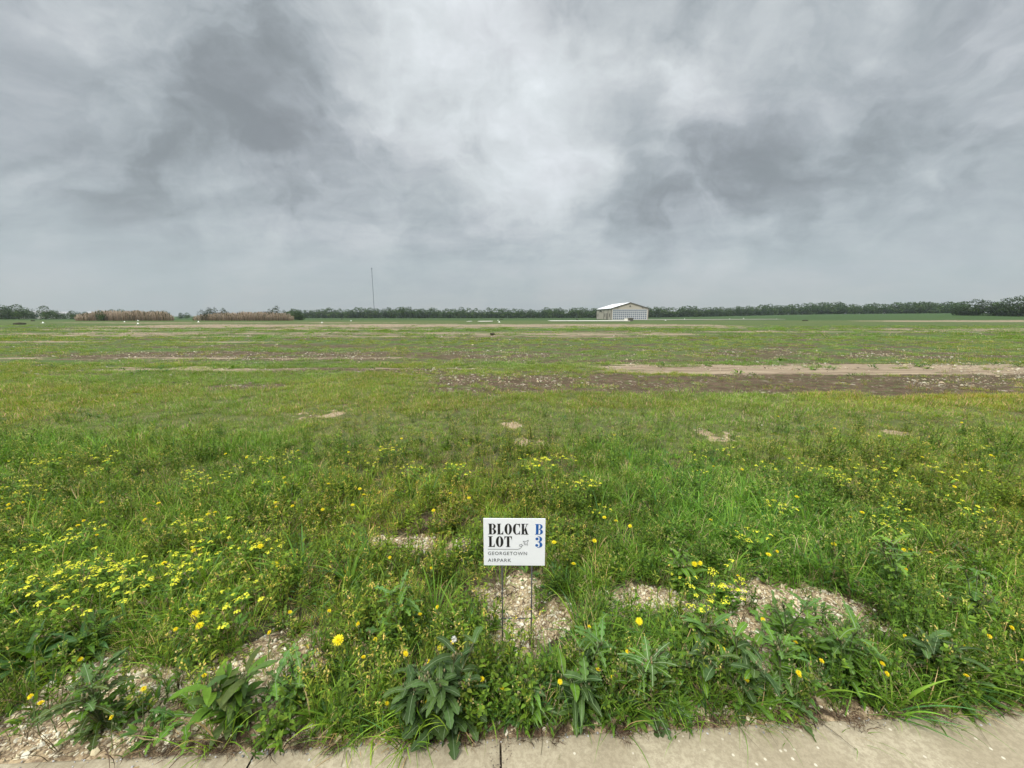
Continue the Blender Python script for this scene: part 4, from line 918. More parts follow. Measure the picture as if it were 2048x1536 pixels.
# ------------------------------------------------------------------ field markers and clods
MK = simple('white_marker_paint', (.85, .85, .80), .5, .3, .05, 3)
def marker():
    t = thing('field_marker', 'x', 'marker'); mb = MB(); tube(mb, [(0, 0, 0), (0, 0, .10), (0, 0, .50)], .36, .10, c, 12); link('cone', mb.mesh('marker_cone', MK), t)
    mb = MB(); box(mb, -.42, .42, -.42, .42, 0, .05, c); link('base_plate', mb.mesh('marker_base', MK, False), t); return t
mk0 = marker(); first = True
MKS = [(86, 646.5, 'white marker cone at far left in front of the lone rounded tree'), (249, 644, 'white marker cone below the middle of the left reed bed'), (276, 648, 'nearer white marker cone below the left reed bed'), (276, 642, 'white marker cone at the foot of the left reed bed'),
       (397, 644.5, 'white marker cone at the left end of the right reed bed'), (579, 640, 'small pale marker cone at the right tip of the reeds'), (644, 645.7, 'white marker cone right of the reeds, left of the mast'), (702, 642.2, 'white marker cone farther right, close to the mast foot'),
       (996, 641.3, 'yellowish marker cone behind its twin right of the pale pad'), (998.5, 645, 'white marker cone nearest to the pale pad strip'), (1331, 641.2, 'white marker cone just right of the hangar'), (1369, 638.7, 'second white marker cone right of the hangar'),
       (1459, 638.7, 'white marker cone midway along the right part of the field'), (1487, 638.5, 'small marker cone right of the midway one'), (1552.5, 639.6, 'rightmost white marker cone in the field')]
for (px, py, lab) in MKS:
    x, y = at(px, py); z = float(zg(x, y)); s = 1.0
    if first: t = mk0; first = False; t.location = (x, y, z); t.scale = (.6,)*3; t['label'] = lab; t['group'] = 'white marker cones in the field'
    else: t = dup(mk0, (x, y, z), U(0, 3), U(.5, .68), lab, 'white marker cones in the field')
CLOD = simple('dark_earth', (.05, .045, .03), .95, .1, .4, 4)
for k, (px, py, lab) in enumerate([(66, 642.3, 'dark earth clod at far left near the trees'), (40, 649, 'dark earth clod at far left on the near side of the grass'), (684, 638.5, 'dark earth clod between the reeds and the mast'), (1003, 639.2, 'dark earth clod beyond the two marker cones'), (1154, 639.2, 'dark earth clod left of the hangar'), (985, 671, 'dark clump in the middle of the pale strip'), (1610, 642, 'dark clump on the green field at right')]):
    x, y = at(px, py); sd_ = stone(60+k, .5); me = sd_.mesh('earth_clod', CLOD, True); o = link('earth_clod', me, None, (x, y, float(zg(x, y))+.1), k)
    s = .75 if py < 650 else .3; o.scale = (s*1.3, s, s*.8); tag(o, lab, 'clod', 'dark clods in the field')

# ------------------------------------------------------------------ flowering plants, each its own thing
def petals(mb, c0, r, n, w, col, layers=2, tilt=.25, N_=(0, 0, 1), notch=True):
    nz_ = np.array(N_, float); nz_ /= np.linalg.norm(nz_); a = np.cross(nz_, (.3, .9, .1)); a /= np.linalg.norm(a); b = np.cross(nz_, a); c0 = np.array(c0, float)
    for l in range(layers):
        for k in range(n):
            th = 2*pi*(k+.5*l+U(-.15, .15))/n; rr = r*(1-.30*l)*U(.9, 1.06); tl = tilt+.35*l+U(-.08, .08)
            d = a*cos(th)+b*sin(th); s = np.cross(nz_, d); T = d*cos(tl)+nz_*sin(tl); q = c0+nz_*.0015*l
            V = [q-s*w*.25, q+s*w*.25, q+T*rr*.6+s*w*.5, q+T*rr-nz_*rr*.06+s*w*.42, q+T*rr*(.93 if notch else 1.05)-nz_*rr*.04, q+T*rr-nz_*rr*.06-s*w*.42, q+T*rr*.6-s*w*.5]
            mb.add(V, [(0, 1, 2, 6), (2, 3, 4), (2, 4, 6), (4, 5, 6)], jit(col, .10))
def centre(mb, c0, r, n, col, N_=(0, 0, 1)):
    nz_ = np.array(N_, float); nz_ /= np.linalg.norm(nz_); c0 = np.array(c0, float)
    for k in range(n):
        th = k*2.4; rr = r*sqrt((k+.5)/n); a = np.cross(nz_, (.3, .9, .1)); a /= np.linalg.norm(a); b = np.cross(nz_, a)
        q = c0+a*rr*cos(th)+b*rr*sin(th)+nz_*(.001+.003*(1-rr/r)); leaf(mb, q, th, .005, .0018, 1.1, .2, 'blade', 2, jit(col, .12))
YEL = (.86, .74, .02); DEEP = (.78, .56, .012); LIME = (.80, .80, .06)
def curve_pts(H, lean, az, n=6): return [np.array((cos(az)*lean*H*(t**1.8), sin(az)*lean*H*(t**1.8), H*t)) for t in [i/n for i in range(n+1)]]
def dandelion(seed, H, R, npet, face, label, leaves=6, deep=False, group=None):
    random.seed(seed); t = thing('dandelion' if not deep else 'sow_thistle_flower', label, 'flower', (0, 0, 0), 0, group)
    P = curve_pts(H, .12, U(0, 6)); mb = MB(); tube(mb, [(P[0][0], P[0][1], -.03)]+P, .0019, .0014, (.13, .19, .06), 6)
    if deep:
        for k in range(random.randint(2, 4)):
            j = random.randint(3, 5); th = U(0, 6.28); l = U(.02, .05); e_ = P[j]+np.array((cos(th)*l*.6, sin(th)*l*.6, l)); tube(mb, [P[j], (P[j]+e_)/2+np.array((0, 0, -.004)), e_], .0012, .0009, (.14, .17, .07), 4)
            tube(mb, [e_, e_+np.array((0, 0, .006)), e_+np.array((0, 0, .013))], .0042, .0018, (.17, .19, .09), 6)
    link('stem', mb.mesh('flower_stem', STEM), t)
    top = P[-1]; mb = MB(); Nn = np.array(face, float)
    petals(mb, top+Nn*.004, R, npet, R*.20, YEL if not deep else (.88, .72, .02), 2 if deep else 3, .18 if not deep else .3, Nn)
    centre(mb, top+Nn*.005, R*.42, 26, (.70, .50, .012) if not deep else DEEP, Nn); link('flower_head', mb.mesh('flower_head', PETAL, False), t)
    mb = MB(); tube(mb, [top-Nn*.010, top-Nn*.004, top+Nn*.003], .0022, R*.26, (.10, .16, .05), 8); link('calyx', mb.mesh('flower_calyx', STEM), t)
    if leaves:
        mb = MB()
        for k in range(leaves): leaf(mb, (0, 0, .004), k*2.4+U(-.4, .4), U(.07, .13), U(.018, .030), U(.3, .9), U(.5, 1.2), 'lobed', 14, jit(GC['mid'], .2), rib=(.18, .25, .1), roll=U(-.3, .3))
        link('leaves', mb.mesh('flower_leaves', LEAF), t)
    return t
def place(t0, first, x, y, rz, sc, label, group, dz=0.0):
    loc = (x, y, float(zg(x, y))+dz)
    if first: t0.location = loc; t0.rotation_euler = (0, 0, rz); t0.scale = (sc,)*3; t0['label'] = label; t0['group'] = group; return t0
    return dup(t0, loc, rz, sc, label, group)
# large clear dandelions (photo pixel of the head, stem height, radius, label)
big = [(675, 1286, .20, .0245, 'largest dandelion, on a tall bare stem above the gravel left of centre'), (397, 1225, .17, .019, 'upper of two dandelions close together in the left weeds'), (403, 1241, .15, .019, 'lower of two dandelions close together in the left weeds'),
       (545, 1130, .17, .021, 'wide dandelion standing alone over the left gravel'), (512, 1091, .17, .019, 'dandelion just above the wide one in the left weeds'), (1383, 1125, .18, .018, 'star shaped dandelion in the leafy bush right of the sign'),
       (1287, 1246, .17, .018, 'ragged dandelion over the lobed rosette right of the sign'), (1403, 1120, .19, .015, 'small dandelion beside the star shaped one')]
for k, (px, py, H, R_, lab) in enumerate(big):
    d = Vector(ray(px, py)).normalized(); f = (U(-.25, .25)-d.x*.5, -d.y*.55+U(-.1, .1), .85)
    t = dandelion(400+k, H, R_, 17, f, lab, 6); x, y = at(px, py, H+.01); t.location = (x, y, float(zg(x, y)))
    tip = [ch for ch in t.children if ch.name.startswith('calyx')][0]
protoA = [dandelion(420+k, .17+.02*k, .0175, 15, ((-.1, .1, 0)[k], (-.45, .15, -.2)[k], .9), 'x', 5) for k in range(3)]
dl_ = [(12, 1011), (25, 1018), (317, 1010), (286, 1040), (436, 1023), (420, 1031), (546, 1008), (557, 1013), (586, 1016), (565, 955), (576, 967), (332, 1126), (715, 978), (733, 988), (940, 998), (862, 1022), (662, 966), (1113, 1091), (1184, 1085),
       (1235, 1036), (1212, 1036), (1255, 1047), (1700, 1035), (1732, 1030), (1803, 1099), (1818, 1095), (450, 910), (1978, 909), (1990, 912), (1673, 860), (1755, 874), (1700, 917), (1850, 917), (1480, 940), (1860, 1101), (1545, 1118), (1660, 1091), (1150, 1127), (710, 1010), (640, 1020), (165, 1051), (48, 1008), (1075, 935), (905, 985), (700, 903), (490, 918), (1430, 933), (1600, 1000), (1905, 975), (1420, 1040), (1232, 873), (1920, 845), (1810, 868), (1560, 835), (380, 1100), (95, 1000), (205, 1010), (800, 880), (600, 900)]
ff = [True]*3
for k, (px, py) in enumerate(dl_):
    i = k % 3; H = .17+.02*i; x, y = at(px, py, H*.9); lab, grp = ('yellow dandelion in the green weeds left of the sign', 'dandelions left of the sign') if px < 1030 else ('yellow dandelion in the green weeds right of the sign', 'dandelions right of the sign')
    place(protoA[i], ff[i], x, y, U(-.5, .5), .9, lab, grp); ff[i] = False
protoB = [dandelion(440+k, .17, .0118, 14, ((-.3, .25, 0, .1)[k], (-.5, -.3, -.65, .1)[k], .8), 'x', 0, True) for k in range(4)]
sl_ = [(775, 1116), (861, 1143), (715, 1256), (730, 1310), (745, 1288), (806, 1317), (815, 1310), (845, 1226), (868, 1219), (897, 1293), (886, 1300), (908, 1371), (850, 1430), (750, 1494), (968, 1367), (1008, 1370), (1118, 1374), (1178, 1265), (1216, 1288), (1196, 1334), (1253, 1313), (1226, 1366),
       (1437, 1263), (1447, 1238), (1446, 1304), (1487, 1365), (1531, 1246), (1587, 1281), (1594, 1352), (1600, 1360), (1703, 1271), (1727, 1283), (1814, 1281), (1760, 1331), (1815, 1381), (1927, 1352), (1930, 1297), (340, 1260), (162, 1318), (133, 1433), (215, 1463), (275, 1388), (60, 1398), (96, 1397), (445, 1386), (575, 1228),
       (170, 1045), (202, 1070), (850, 1330), (1108, 1058), (1990, 1280), (2035, 1315), (2030, 1262), (1640, 1330), (1560, 1110), (420, 1345), (530, 1265), (655, 1230), (1820, 1140), (1470, 1150)]
ff = [True]*4
for k, (px, py) in enumerate(sl_):
    i = k % 4; low = py > 1400; H = .17*(.5 if low else .95); x, y = at(px, py, H)
    y = max(y, edge_y(x)+.03)
    lab, grp = (('small orange yellow sow thistle bloom in the weeds left of the sign', 'sow thistle blooms left of the sign') if px < 1030 else ('small orange yellow sow thistle bloom in the weeds right of the sign', 'sow thistle blooms right of the sign'))
    place(protoB[i], ff[i], x, y, U(-.6, .6), .95 if not low else .75, lab, grp); ff[i] = False
# mustard plants with clusters of tiny yellow blossoms
def mustard(seed, H, ncl, leafy):
    random.seed(seed); t = thing('mustard_plant', 'x', 'flowering weed'); st = MB(); lv = MB()
    for k in range(ncl):
        az = 2*pi*k/ncl+U(-.5, .5); h = H*U(.75, 1.1); P = curve_pts(h, U(.2, .55), az, 5); tube(st, [(0, 0, -.02)]+P, .0018, .0010, jit((.11, .17, .05)), 5)
        for j in range(leafy):
            q = P[random.randint(1, 4)]; leaf(lv, q, U(0, 6.28), U(.03, .07), U(.012, .026), U(.2, .9), U(.4, 1.2), 'oval' if j % 2 else 'lance', 6, jit(GC[random.choice(['mid', 'lite', 'mid', 'dark'])], .2), rib=None, roll=U(-.4, .4))
        cl_ = MB(); top = P[-1]; R_ = U(.012, .022)
        for j in range(random.randint(9, 16)):
            r = R_*sqrt(random.random()); th = U(0, 6.28); q = top+np.array((r*cos(th), r*sin(th), .010-(r/R_)**2*.008)); nn = np.array((r/R_*cos(th)*.6, r/R_*sin(th)*.6, 1)); nn /= np.linalg.norm(nn)
            a = np.cross(nn, (.2, 1, .1)); a /= np.linalg.norm(a); b = np.cross(nn, a); ph = U(0, 1.5); s = U(.0036, .0054)
            for m in range(4):
                d = a*cos(ph+m*pi/2)+b*sin(ph+m*pi/2); e_ = np.cross(nn, d); cl_.add([q, q+d*s*.6+e_*s*.5, q+d*s*1.15+nn*s*.2, q+d*s*.6-e_*s*.5], [(0, 1, 2, 3)], jit(LIME, .1))
        link('flower_cluster', cl_.mesh('mustard_blossom', PETAL, False), t)
    link('stem', st.mesh('mustard_stem', STEM), t); link('leaves', lv.mesh('mustard_leaves', LEAF), t); return t
protoM = [mustard(460+k, (.20, .24, .18, .22, .26)[k], (5, 6, 4, 7, 5)[k], (5, 3, 6, 4, 2)[k]) for k in range(5)]
MREG = [(120, 1165, 150, 50, 22), (60, 1110, 60, 50, 8), (230, 1150, 60, 40, 10), (400, 1120, 70, 40, 14), (540, 1100, 60, 25, 8), (450, 1200, 80, 40, 9), (150, 925, 130, 35, 16), (70, 970, 70, 30, 8), (360, 955, 60, 25, 8), (460, 940, 60, 20, 6), (560, 915, 50, 20, 7), (790, 920, 60, 25, 9), (910, 925, 40, 20, 5),
        (1100, 940, 60, 30, 10), (1170, 960, 40, 40, 9), (1110, 915, 70, 20, 6), (1380, 1170, 90, 50, 6), (1460, 1165, 30, 25, 5), (1700, 950, 110, 35, 22), (1830, 930, 90, 35, 9), (1620, 940, 60, 25, 7), (1480, 920, 60, 30, 5), (1900, 1020, 100, 40, 7), (1990, 920, 60, 30, 6), (1560, 1010, 60, 20, 5), (1380, 920, 60, 30, 5), (1760, 1040, 70, 20, 5), (1500, 1080, 80, 20, 4), (300, 1040, 140, 20, 5)]
ff = [True]*5; random.seed(77)
for (cx, cy, rx, ry, n) in MREG:
    for _ in range(int(n*(.36 if (cy < 990 and cx > 1250) else .5 if cy < 990 else .60)+.5)):
        px, py = cx+random.gauss(0, .55)*rx, cy+random.gauss(0, .55)*ry; i = random.randint(0, 4); sc = U(.65, 1.05); H = .21*sc; x, y = at(px, py, H)
        if y < edge_y(x)+.05: continue
        far = py < 990
        if px < 700: lab, grp = ('slender mustard plant with tiny yellow blossoms in the far left grass', 'mustard plants in the far left grass') if far else ('bushy mustard plant with tiny yellow blossoms in the near left weeds', 'mustard plants in the near left weeds')
        elif px < 1250: lab, grp = 'slender mustard plant with tiny blossoms in the grass behind the sign', 'mustard plants behind the sign'
        else: lab, grp = ('slender mustard plant with tiny blossoms in the far right grass', 'mustard plants in the far right grass') if far else ('mustard plant with tiny yellow blossoms in the near right weeds', 'mustard plants in the near right weeds')
        place(protoM[i], ff[i], x, y, U(0, 6.28), sc, lab, grp); ff[i] = False

# ------------------------------------------------------------------ the weeds one can pick out
def rosette(name, label, cat, px, py, n, L, Wd, kind, cols, seed, e=(.1, 1.2), droop=(.5, 1.4), rib=(.20, .27, .14), stems=0, H=.2, z=0.0, segs=20, az0=None, fold=.3, base=None):
    random.seed(seed); x, y = base if base else at(px, py, z); t = thing(name, label, cat, (x, y, max(float(zg(x, y)), -.01))); mb = MB()
    for k in range(n):
        th = (k*2.39996+U(-.35, .35)) if az0 is None else az0+U(-1.5, 1.5); inner = k/n
        bo = U(0, .035)*(L[1]/.2); leaf(mb, (cos(th)*bo+U(-.02, .02), sin(th)*bo+U(-.02, .02), .005+U(0, .07)*inner), th+U(-.5, .5), U(*L)*(1-.25*inner), U(*Wd)*(1-.2*inner), e[0]+(e[1]-e[0])*inner+U(-.12, .12), U(*droop), kind, segs, jit(GCX[random.choice(cols)], .16), rib=rib, roll=U(-.25, .25), wavy=.22, fold=fold, side=U(-.4, .4))
    link('leaves', mb.mesh('weed_leaves', LEAF), t)
    if stems:
        sm = MB(); lm = MB(); bm = MB()
        for k in range(stems):
            az = U(0, 6.28); P = curve_pts(H*U(.7, 1.1), U(.1, .45), az, 6); tube(sm, [(0, 0, 0)]+P, .0035, .0018, jit((.13, .15, .07)), 6)
            for j in range(10):
                q = P[random.randint(1, 6)]; leaf(lm, q, U(0, 6.28), U(.06, .13), U(.02, .042), U(.2, .9), U(.5, 1.3), kind, 14, jit(GCX[random.choice(cols)], .16), rib=rib, roll=U(-.3, .3), wavy=.2)
            for j in range(6):
                th = U(0, 6.28); e_ = P[-1]+np.array((cos(th)*U(.008, .03), sin(th)*U(.008, .03), U(-.02, .025))); tube(sm, [P[-2], (P[-1]+e_)/2, e_], .0011, .0009, (.16, .17, .09), 4)
                tube(sm, [e_, e_+np.array((0, 0, .006)), e_+np.array((0, 0, .012))], .0040, .0014, jit(random.choice([(.14, .17, .07), (.20, .20, .09), (.34, .28, .15)])), 6)
        link('stem', sm.mesh('weed_stem', STEM), t); link('stem_leaves', lm.mesh('weed_stem_leaves', LEAF), t)
    return t
GCX = dict(GC); GCX.update({'deep': (.046, .084, .024), 'thistle': (.074, .128, .034), 'lettuce': (.095, .185, .040), 'fresh': (.12, .23, .035), 'olive': (.075, .105, .028)})
def spot(px, py): return at(px, py, 0)
rosette('prickly_sow_thistle', 'dark prickly sow thistle spilling over the concrete edge left of the joint', 'weed', 0, 0, 22, (.13, .21), (.045, .07), 'thistle', ['deep', 'thistle', 'deep', 'thistle'], 501, (-.15, 1.2), (.5, 1.3), stems=8, H=.26, base=(-.245, 1.27), segs=28, rib=(.15, .20, .11))
rosette('prickly_sow_thistle', 'smaller dark thistle leaning beside the large one left of the joint', 'weed', 0, 0, 13, (.12, .17), (.04, .06), 'thistle', ['deep', 'thistle'], 502, (-.2, 1.1), (.5, 1.2), stems=3, H=.19, base=(-.37, 1.26), segs=28, rib=(.15, .20, .11))
rosette('wild_lettuce', 'large grey green wild lettuce with lobed pale ribbed leaves right of the sign', 'weed', 0, 0, 24, (.15, .22), (.05, .075), 'lobed', ['lettuce', 'lettuce', 'mid', 'thistle'], 503, (-.25, 1.35), (.3, .9), base=(.545, 1.36), segs=30, rib=(.30, .38, .22), stems=4, H=.27)
rosette('wild_lettuce', 'smaller lettuce rosette drooping onto the concrete below the large one', 'weed', 0, 0, 10, (.11, .16), (.035, .05), 'lobed', ['thistle', 'deep'], 504, (-.3, .6), (.3, .8), base=(.575, 1.29), segs=26, rib=(.24, .30, .18))
rosette('bright_seedling', 'bright yellow green seedling with narrow leaves at the concrete edge', 'weed', 0, 0, 16, (.05, .08), (.012, .018), 'lance', ['fresh'], 505, (.2, 1.3), (.3, .8), rib=None, base=(.395, 1.285), segs=8)
rosette('prickly_sow_thistle', 'dark thistle with yellow blooms in front of the right gravel patch', 'weed', 0, 0, 12, (.11, .16), (.04, .055), 'thistle', ['deep', 'thistle', 'mid'], 506, (-.1, 1.2), (.5, 1.3), stems=5, H=.26, base=(.95, 1.36), segs=24)
rosette('prickly_sow_thistle', 'dark thistle rosette flat on the concrete edge near the right', 'weed', 0, 0, 7, (.10, .15), (.035, .05), 'lobed', ['deep', 'thistle', 'mid'], 507, (-.3, .3), (.3, .7), base=(1.13, 1.30), segs=24)
rosette('wild_lettuce', 'upright lobed lettuce right of the right gravel patch', 'weed', 0, 0, 16, (.17, .25), (.04, .06), 'lobed', ['lettuce', 'mid', 'fresh'], 508, (.3, 1.4), (.4, 1.1), base=(1.35, 1.62), segs=26, stems=4, H=.28)
rosette('wild_lettuce', 'lettuce with long pale leaves leaning right behind the dark flat thistle', 'weed', 0, 0, 16, (.16, .24), (.04, .055), 'lobed', ['lettuce', 'mid'], 509, (.1, 1.3), (.4, 1.1), base=(1.50, 1.46), segs=26, stems=5, H=.26)
rosette('wild_lettuce', 'feathery light green weed in the thick grass at upper right', 'weed', 0, 0, 26, (.14, .22), (.035, .05), 'lobed', ['fresh', 'lettuce', 'lite'], 510, (.3, 1.4), (.4, 1.2), base=at(1790, 1190), segs=22, stems=5, H=.30)
rosette('wild_lettuce', 'broad clump of lobed leaves in the thick grass near the right edge', 'weed', 0, 0, 20, (.15, .23), (.035, .05), 'lobed', ['lettuce', 'mid', 'lite'], 511, (.3, 1.4), (.4, 1.2), base=at(1940, 1260), segs=22, stems=5, H=.28)
rosette('prickly_sow_thistle', 'dark leafy thistle low at the right edge of the weeds', 'weed', 0, 0, 16, (.12, .2), (.04, .06), 'thistle', ['deep', 'thistle'], 512, (0, 1.2), (.5, 1.2), base=(1.86, 1.42), segs=24, stems=4, H=.2)
rosette('leafy_weed', 'bushy weed with smooth oval leaves above the large lettuce', 'weed', 0, 0, 40, (.07, .13), (.025, .042), 'oval', ['mid', 'lite', 'lettuce', 'mid'], 513, (.1, 1.35), (.3, 1.2), base=at(1385, 1310), segs=8, stems=6, H=.24)
rosette('leafy_weed', 'dense mustard bush behind the star shaped dandelion', 'weed', 0, 0, 44, (.07, .13), (.024, .040), 'oval', ['mid', 'lite', 'mid'], 514, (.1, 1.35), (.3, 1.2), base=at(1370, 1180), segs=8, stems=6, H=.22)
rosette('leafy_weed', 'low round leaved weed among mustard in the left weeds', 'weed', 0, 0, 44, (.06, .11), (.024, .042), 'oval', ['mid', 'blue', 'mid', 'lite'], 515, (.1, 1.3), (.3, 1.1), base=at(400, 1240), segs=8)
rosette('leafy_weed', 'smooth leaved weed just right of the low round leaved one on the left', 'weed', 0, 0, 34, (.06, .11), (.024, .040), 'oval', ['mid', 'blue', 'mid'], 516, (.1, 1.3), (.3, 1.1), base=at(470, 1215), segs=8)
rosette('leafy_weed', 'broad blue green leaves massed at the left edge of the photo', 'weed', 0, 0, 30, (.14, .22), (.035, .055), 'lance', ['blue', 'thistle', 'mid'], 517, (.0, 1.2), (.4, 1.2), base=at(70, 1330), segs=14, rib=(.13, .2, .09))
rosette('leafy_weed', 'second mass of long blue green leaves right of the left edge one', 'weed', 0, 0, 24, (.13, .20), (.032, .05), 'lance', ['blue', 'mid', 'thistle'], 518, (.0, 1.2), (.4, 1.2), base=at(170, 1300), segs=14, rib=(.13, .2, .09))
rosette('leafy_weed', 'dark leafy weed cascading at the lower left corner', 'weed', 0, 0, 26, (.08, .15), (.025, .04), 'lobed', ['thistle', 'mid', 'olive'], 519, (-.1, 1.2), (.4, 1.2), base=(-1.62, 1.24), segs=18, stems=7, H=.24)
rosette('leafy_weed', 'small dark clump of round leaves on bare soil in the mid grass', 'weed', 0, 0, 40, (.07, .12), (.03, .045), 'oval', ['dark', 'deep', 'mid'], 520, (.1, 1.2), (.3, 1.0), base=at(682, 985), segs=8, rib=None)
rosette('leafy_weed', 'lobed seedling fan left of the lower gravel patch', 'weed', 0, 0, 14, (.12, .18), (.03, .045), 'lobed', ['mid', 'fresh', 'lettuce'], 521, (.1, 1.2), (.4, 1.1), base=at(385, 1435), segs=24)
rosette('leafy_weed', 'low olive weed with many small leaves left of the dark thistle', 'weed', 0, 0, 18, (.06, .10), (.018, .028), 'oval', ['olive', 'mid', 'thistle'], 522, (.1, 1.2), (.4, 1.1), base=at(470, 1440), segs=9, rib=None, stems=8, H=.2)
rosette('leafy_weed', 'tuft of short leaves close to the concrete left of the dark thistle', 'weed', 0, 0, 18, (.05, .09), (.014, .022), 'lance', ['fresh', 'mid', 'olive'], 523, (.1, 1.3), (.4, 1.1), base=at(672, 1455), segs=9, rib=None)
rosette('leafy_weed', 'spreading low weed just right of the concrete joint', 'weed', 0, 0, 20, (.07, .13), (.018, .03), 'lance', ['mid', 'thistle', 'olive', 'fresh'], 524, (.0, 1.2), (.4, 1.1), base=at(1060, 1435), segs=9, stems=3, H=.13)
rosette('leafy_weed', 'round leaved weed with a low yellow bloom left of the bright seedling', 'weed', 0, 0, 16, (.06, .10), (.024, .036), 'oval', ['thistle', 'mid', 'deep'], 525, (-.2, 1.1), (.4, 1.1), base=(.27, 1.285), segs=9, stems=5, H=.17)
rosette('leafy_weed', 'leafy sprawl between the two right thistles', 'weed', 0, 0, 20, (.08, .13), (.022, .034), 'oval', ['mid', 'thistle', 'deep'], 526, (-.1, 1.1), (.4, 1.1), base=(.80, 1.40), segs=9, stems=4, H=.18)
rosette('wild_lettuce', 'tall light green lettuce between the sign legs and the large lettuce', 'weed', 0, 0, 12, (.10, .16), (.035, .05), 'lobed', ['lettuce', 'mid'], 531, (.1, 1.3), (.4, 1.1), base=(.34, 1.42), segs=24, stems=4, H=.24)
rosette('wild_lettuce', 'lobed lettuce standing behind the right thistle rosette', 'weed', 0, 0, 12, (.12, .18), (.035, .05), 'lobed', ['lettuce', 'mid', 'fresh'], 532, (.1, 1.3), (.4, 1.1), base=(1.18, 1.42), segs=24, stems=4, H=.24)
rosette('wild_lettuce', 'lobed lettuce low between the wide dandelion and the tall bare stemmed one', 'weed', 0, 0, 12, (.10, .16), (.03, .045), 'lobed', ['lettuce', 'mid', 'fresh'], 533, (.1, 1.3), (.4, 1.1), base=at(590, 1400), segs=24, stems=3, H=.18)
rosette('wild_lettuce', 'upright lettuce behind the dark thistle left of the joint', 'weed', 0, 0, 12, (.12, .18), (.035, .05), 'lobed', ['lettuce', 'fresh', 'mid'], 534, (.3, 1.4), (.4, 1.1), base=at(800, 1290), segs=24, stems=4, H=.26)
# broad bladed grass clumps
BG = [(1160, 1275, .34, 20, 'arching broad bladed grass clump just right of the sign legs'), (1100, 1330, .18, 9, 'small upright grass clump at the foot of the right sign leg'), (600, 1170, .40, 26, 'broad arching grass clump in the left middle, largest of its kind'), (700, 1180, .40, 26, 'arching grass clump directly right of the largest left one'),
      (740, 1130, .38, 18, 'taller arching grass behind the two left clumps'), (480, 1120, .34, 12, 'loose arching grass above the left mustard'), (870, 1250, .36, 24, 'dense broad grass left of the sign'), (930, 1290, .30, 20, 'finer grass clump beside the left gravel edge near the sign'),
      (255, 1275, .26, 9, 'upright pale bladed grass in the left gravel'), (225, 1200, .30, 8, 'single broad grass shoots above the left gravel'), (1465, 1090, .40, 18, 'broad bladed grass behind the mustard bush'), (1530, 1130, .34, 16, 'grass clump between the mustard bush and the feathery weed'),
      (1700, 1110, .42, 16, 'tall broad grass with pale blades at upper right'), (1760, 1060, .36, 12, 'thin arching grass above the feathery weed'), (860, 990, .36, 22, 'tuft of long grass in the middle left of the meadow'), (820, 1005, .34, 18, 'grass tuft joined to the long one in the meadow'),
      (1890, 1130, .36, 20, 'dense grass clump near the right edge'), (1980, 1180, .34, 20, 'dense grass at the right edge above the lobed clump'), (1230, 1290, .22, 12, 'short grass right of the arching clump near the sign'), (1620, 1390, .20, 14, 'spiky grass between the right gravel and concrete'), (340, 1330, .2, 12, 'spiky grass above the lower left gravel'),
      (1200, 1040, .30, 14, 'grass tuft right of the sign board'), (1120, 1010, .28, 14, 'grass tuft just above the sign board corner'), (960, 1420, .16, 12, 'short grass beside the concrete joint'), (1150, 1400, .15, 14, 'short splayed grass at the concrete edge right of the joint'), (520, 1030, .28, 14, 'grass tuft in the left meadow below the paired dandelions'), (60, 1080, .32, 14, 'grass clump at the left edge of the meadow')]
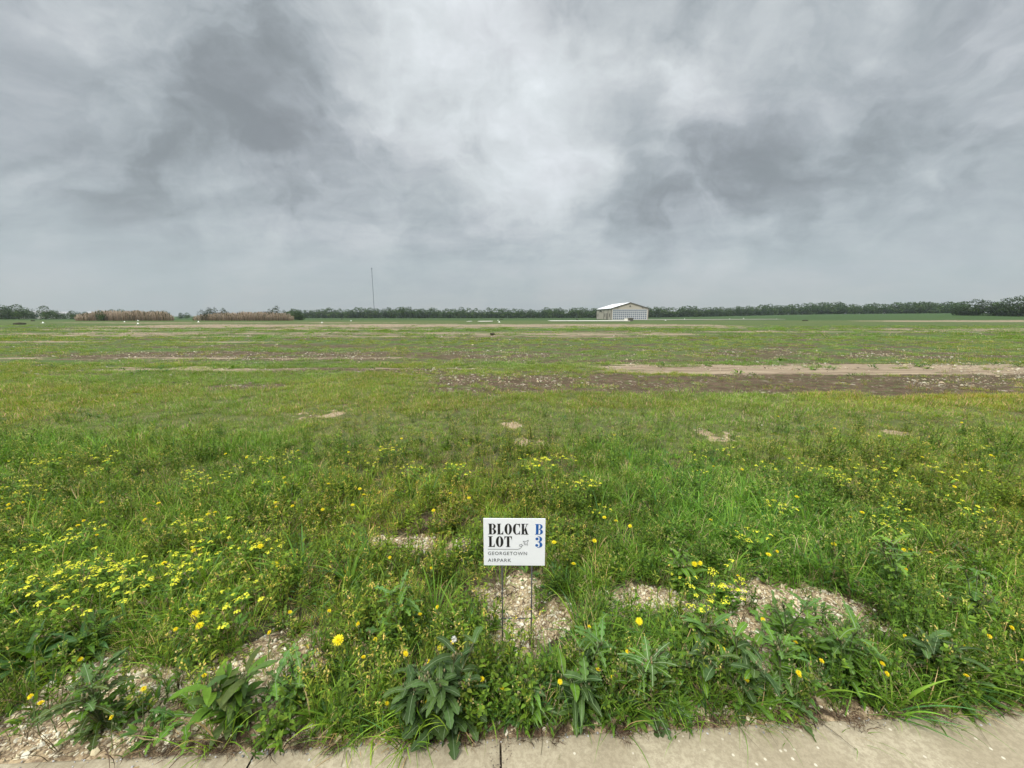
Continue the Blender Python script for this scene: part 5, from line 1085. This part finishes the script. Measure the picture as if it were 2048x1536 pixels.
for k, (px, py, L_, n, lab) in enumerate(BG):
    random.seed(600+k); x, y = at(px, py); t = thing('grass_clump', lab, 'grass clump', (x, y, float(zg(x, y)))); mb = MB(); near = py > 1040
    for j in range(n):
        th = U(0, 6.28); r = U(0, .035); leaf(mb, (r*cos(th), r*sin(th), -.01), th+U(-.8, .8), L_*U(.6, 1.1), U(.006, .013), U(.85, 1.5), U(.7, 2.2), 'blade', 10, jit(GC[random.choice(['mid', 'lite', 'blue', 'mid'])], .18), side=U(-.5, .5), roll=U(-.3, .3))
    for j in range(n):
        th = U(0, 6.28); r = U(0, .04); leaf(mb, (r*cos(th), r*sin(th), -.01), th, L_*U(.3, .6), U(.003, .006), U(.7, 1.5), U(.3, 1.4), 'blade', 6, jit(GC[random.choice(['mid', 'lite', 'dry'])], .18))
    link('blades', mb.mesh('clump_blades', LEAF), t)
# white seed head by the dark thistle
random.seed(5); x, y = at(908, 1283, .2); t = thing('seed_head', 'fluffy white seed head among the yellow blooms left of the sign', 'seed head', (x, y, float(zg(x, y))))
mb = MB(); tube(mb, [(0, 0, -.02), (.004, 0, .1), (0, 0, .195)], .0016, .0012, (.14, .16, .07), 5); link('stem', mb.mesh('seed_stem', STEM), t)
mb = MB()
for k in range(160):
    d = rng.normal(size=3); d /= np.linalg.norm(d); leaf(mb, np.array((0, 0, .205)), atan(d[1]/(d[0]+1e-6))+(pi if d[0] < 0 else 0), .015, .0016, math.asin(d[2]), 0, 'blade', 2, (.8, .8, .76))
link('seed_fluff', mb.mesh('seed_fluff', DRY), t)
# fallen straws on the walk
for k, (a, b, c_, d, lab) in enumerate([(480, 1502, 446, 1534, 'long dark straw lying on the walk at lower left'), (690, 1492, 682, 1536, 'thin bent straw on the concrete left of the dark thistle'), (670, 1497, 650, 1512, 'short straw lying beside the bent one'), (1083, 1465, 1082, 1512, 'thin green straw hanging onto the concrete right of the joint')]):
    p, q = at(a, b), at(c_, d); mb = MB(); tube(mb, [(p[0], p[1], .005), ((p[0]+q[0])/2+.004, (p[1]+q[1])/2, .008), (q[0], q[1], .004)], .0013, .0007, (.12, .10, .05), 5); tag(link('straw', mb.mesh('straw', STEM)), lab, 'straw')

# ------------------------------------------------------------------ thin spring haze
mb = MB(); box(mb, -1500, 1500, -60, 1400, -3, 175, (1, 1, 1))
hm = bpy.data.materials.new('haze_air'); hm.use_nodes = True; t_ = hm.node_tree; t_.nodes.clear()
pv = t_.nodes.new('ShaderNodeVolumePrincipled'); pv.inputs['Color'].default_value = (.80, .88, .96, 1); pv.inputs['Density'].default_value = .00017; pv.inputs['Anisotropy'].default_value = .2
t_.links.new(pv.outputs[0], t_.nodes.new('ShaderNodeOutputMaterial').inputs['Volume'])
tag(link('haze', mb.mesh('haze', hm, False)), kind='stuff')
S.cycles.volume_bounces = 1
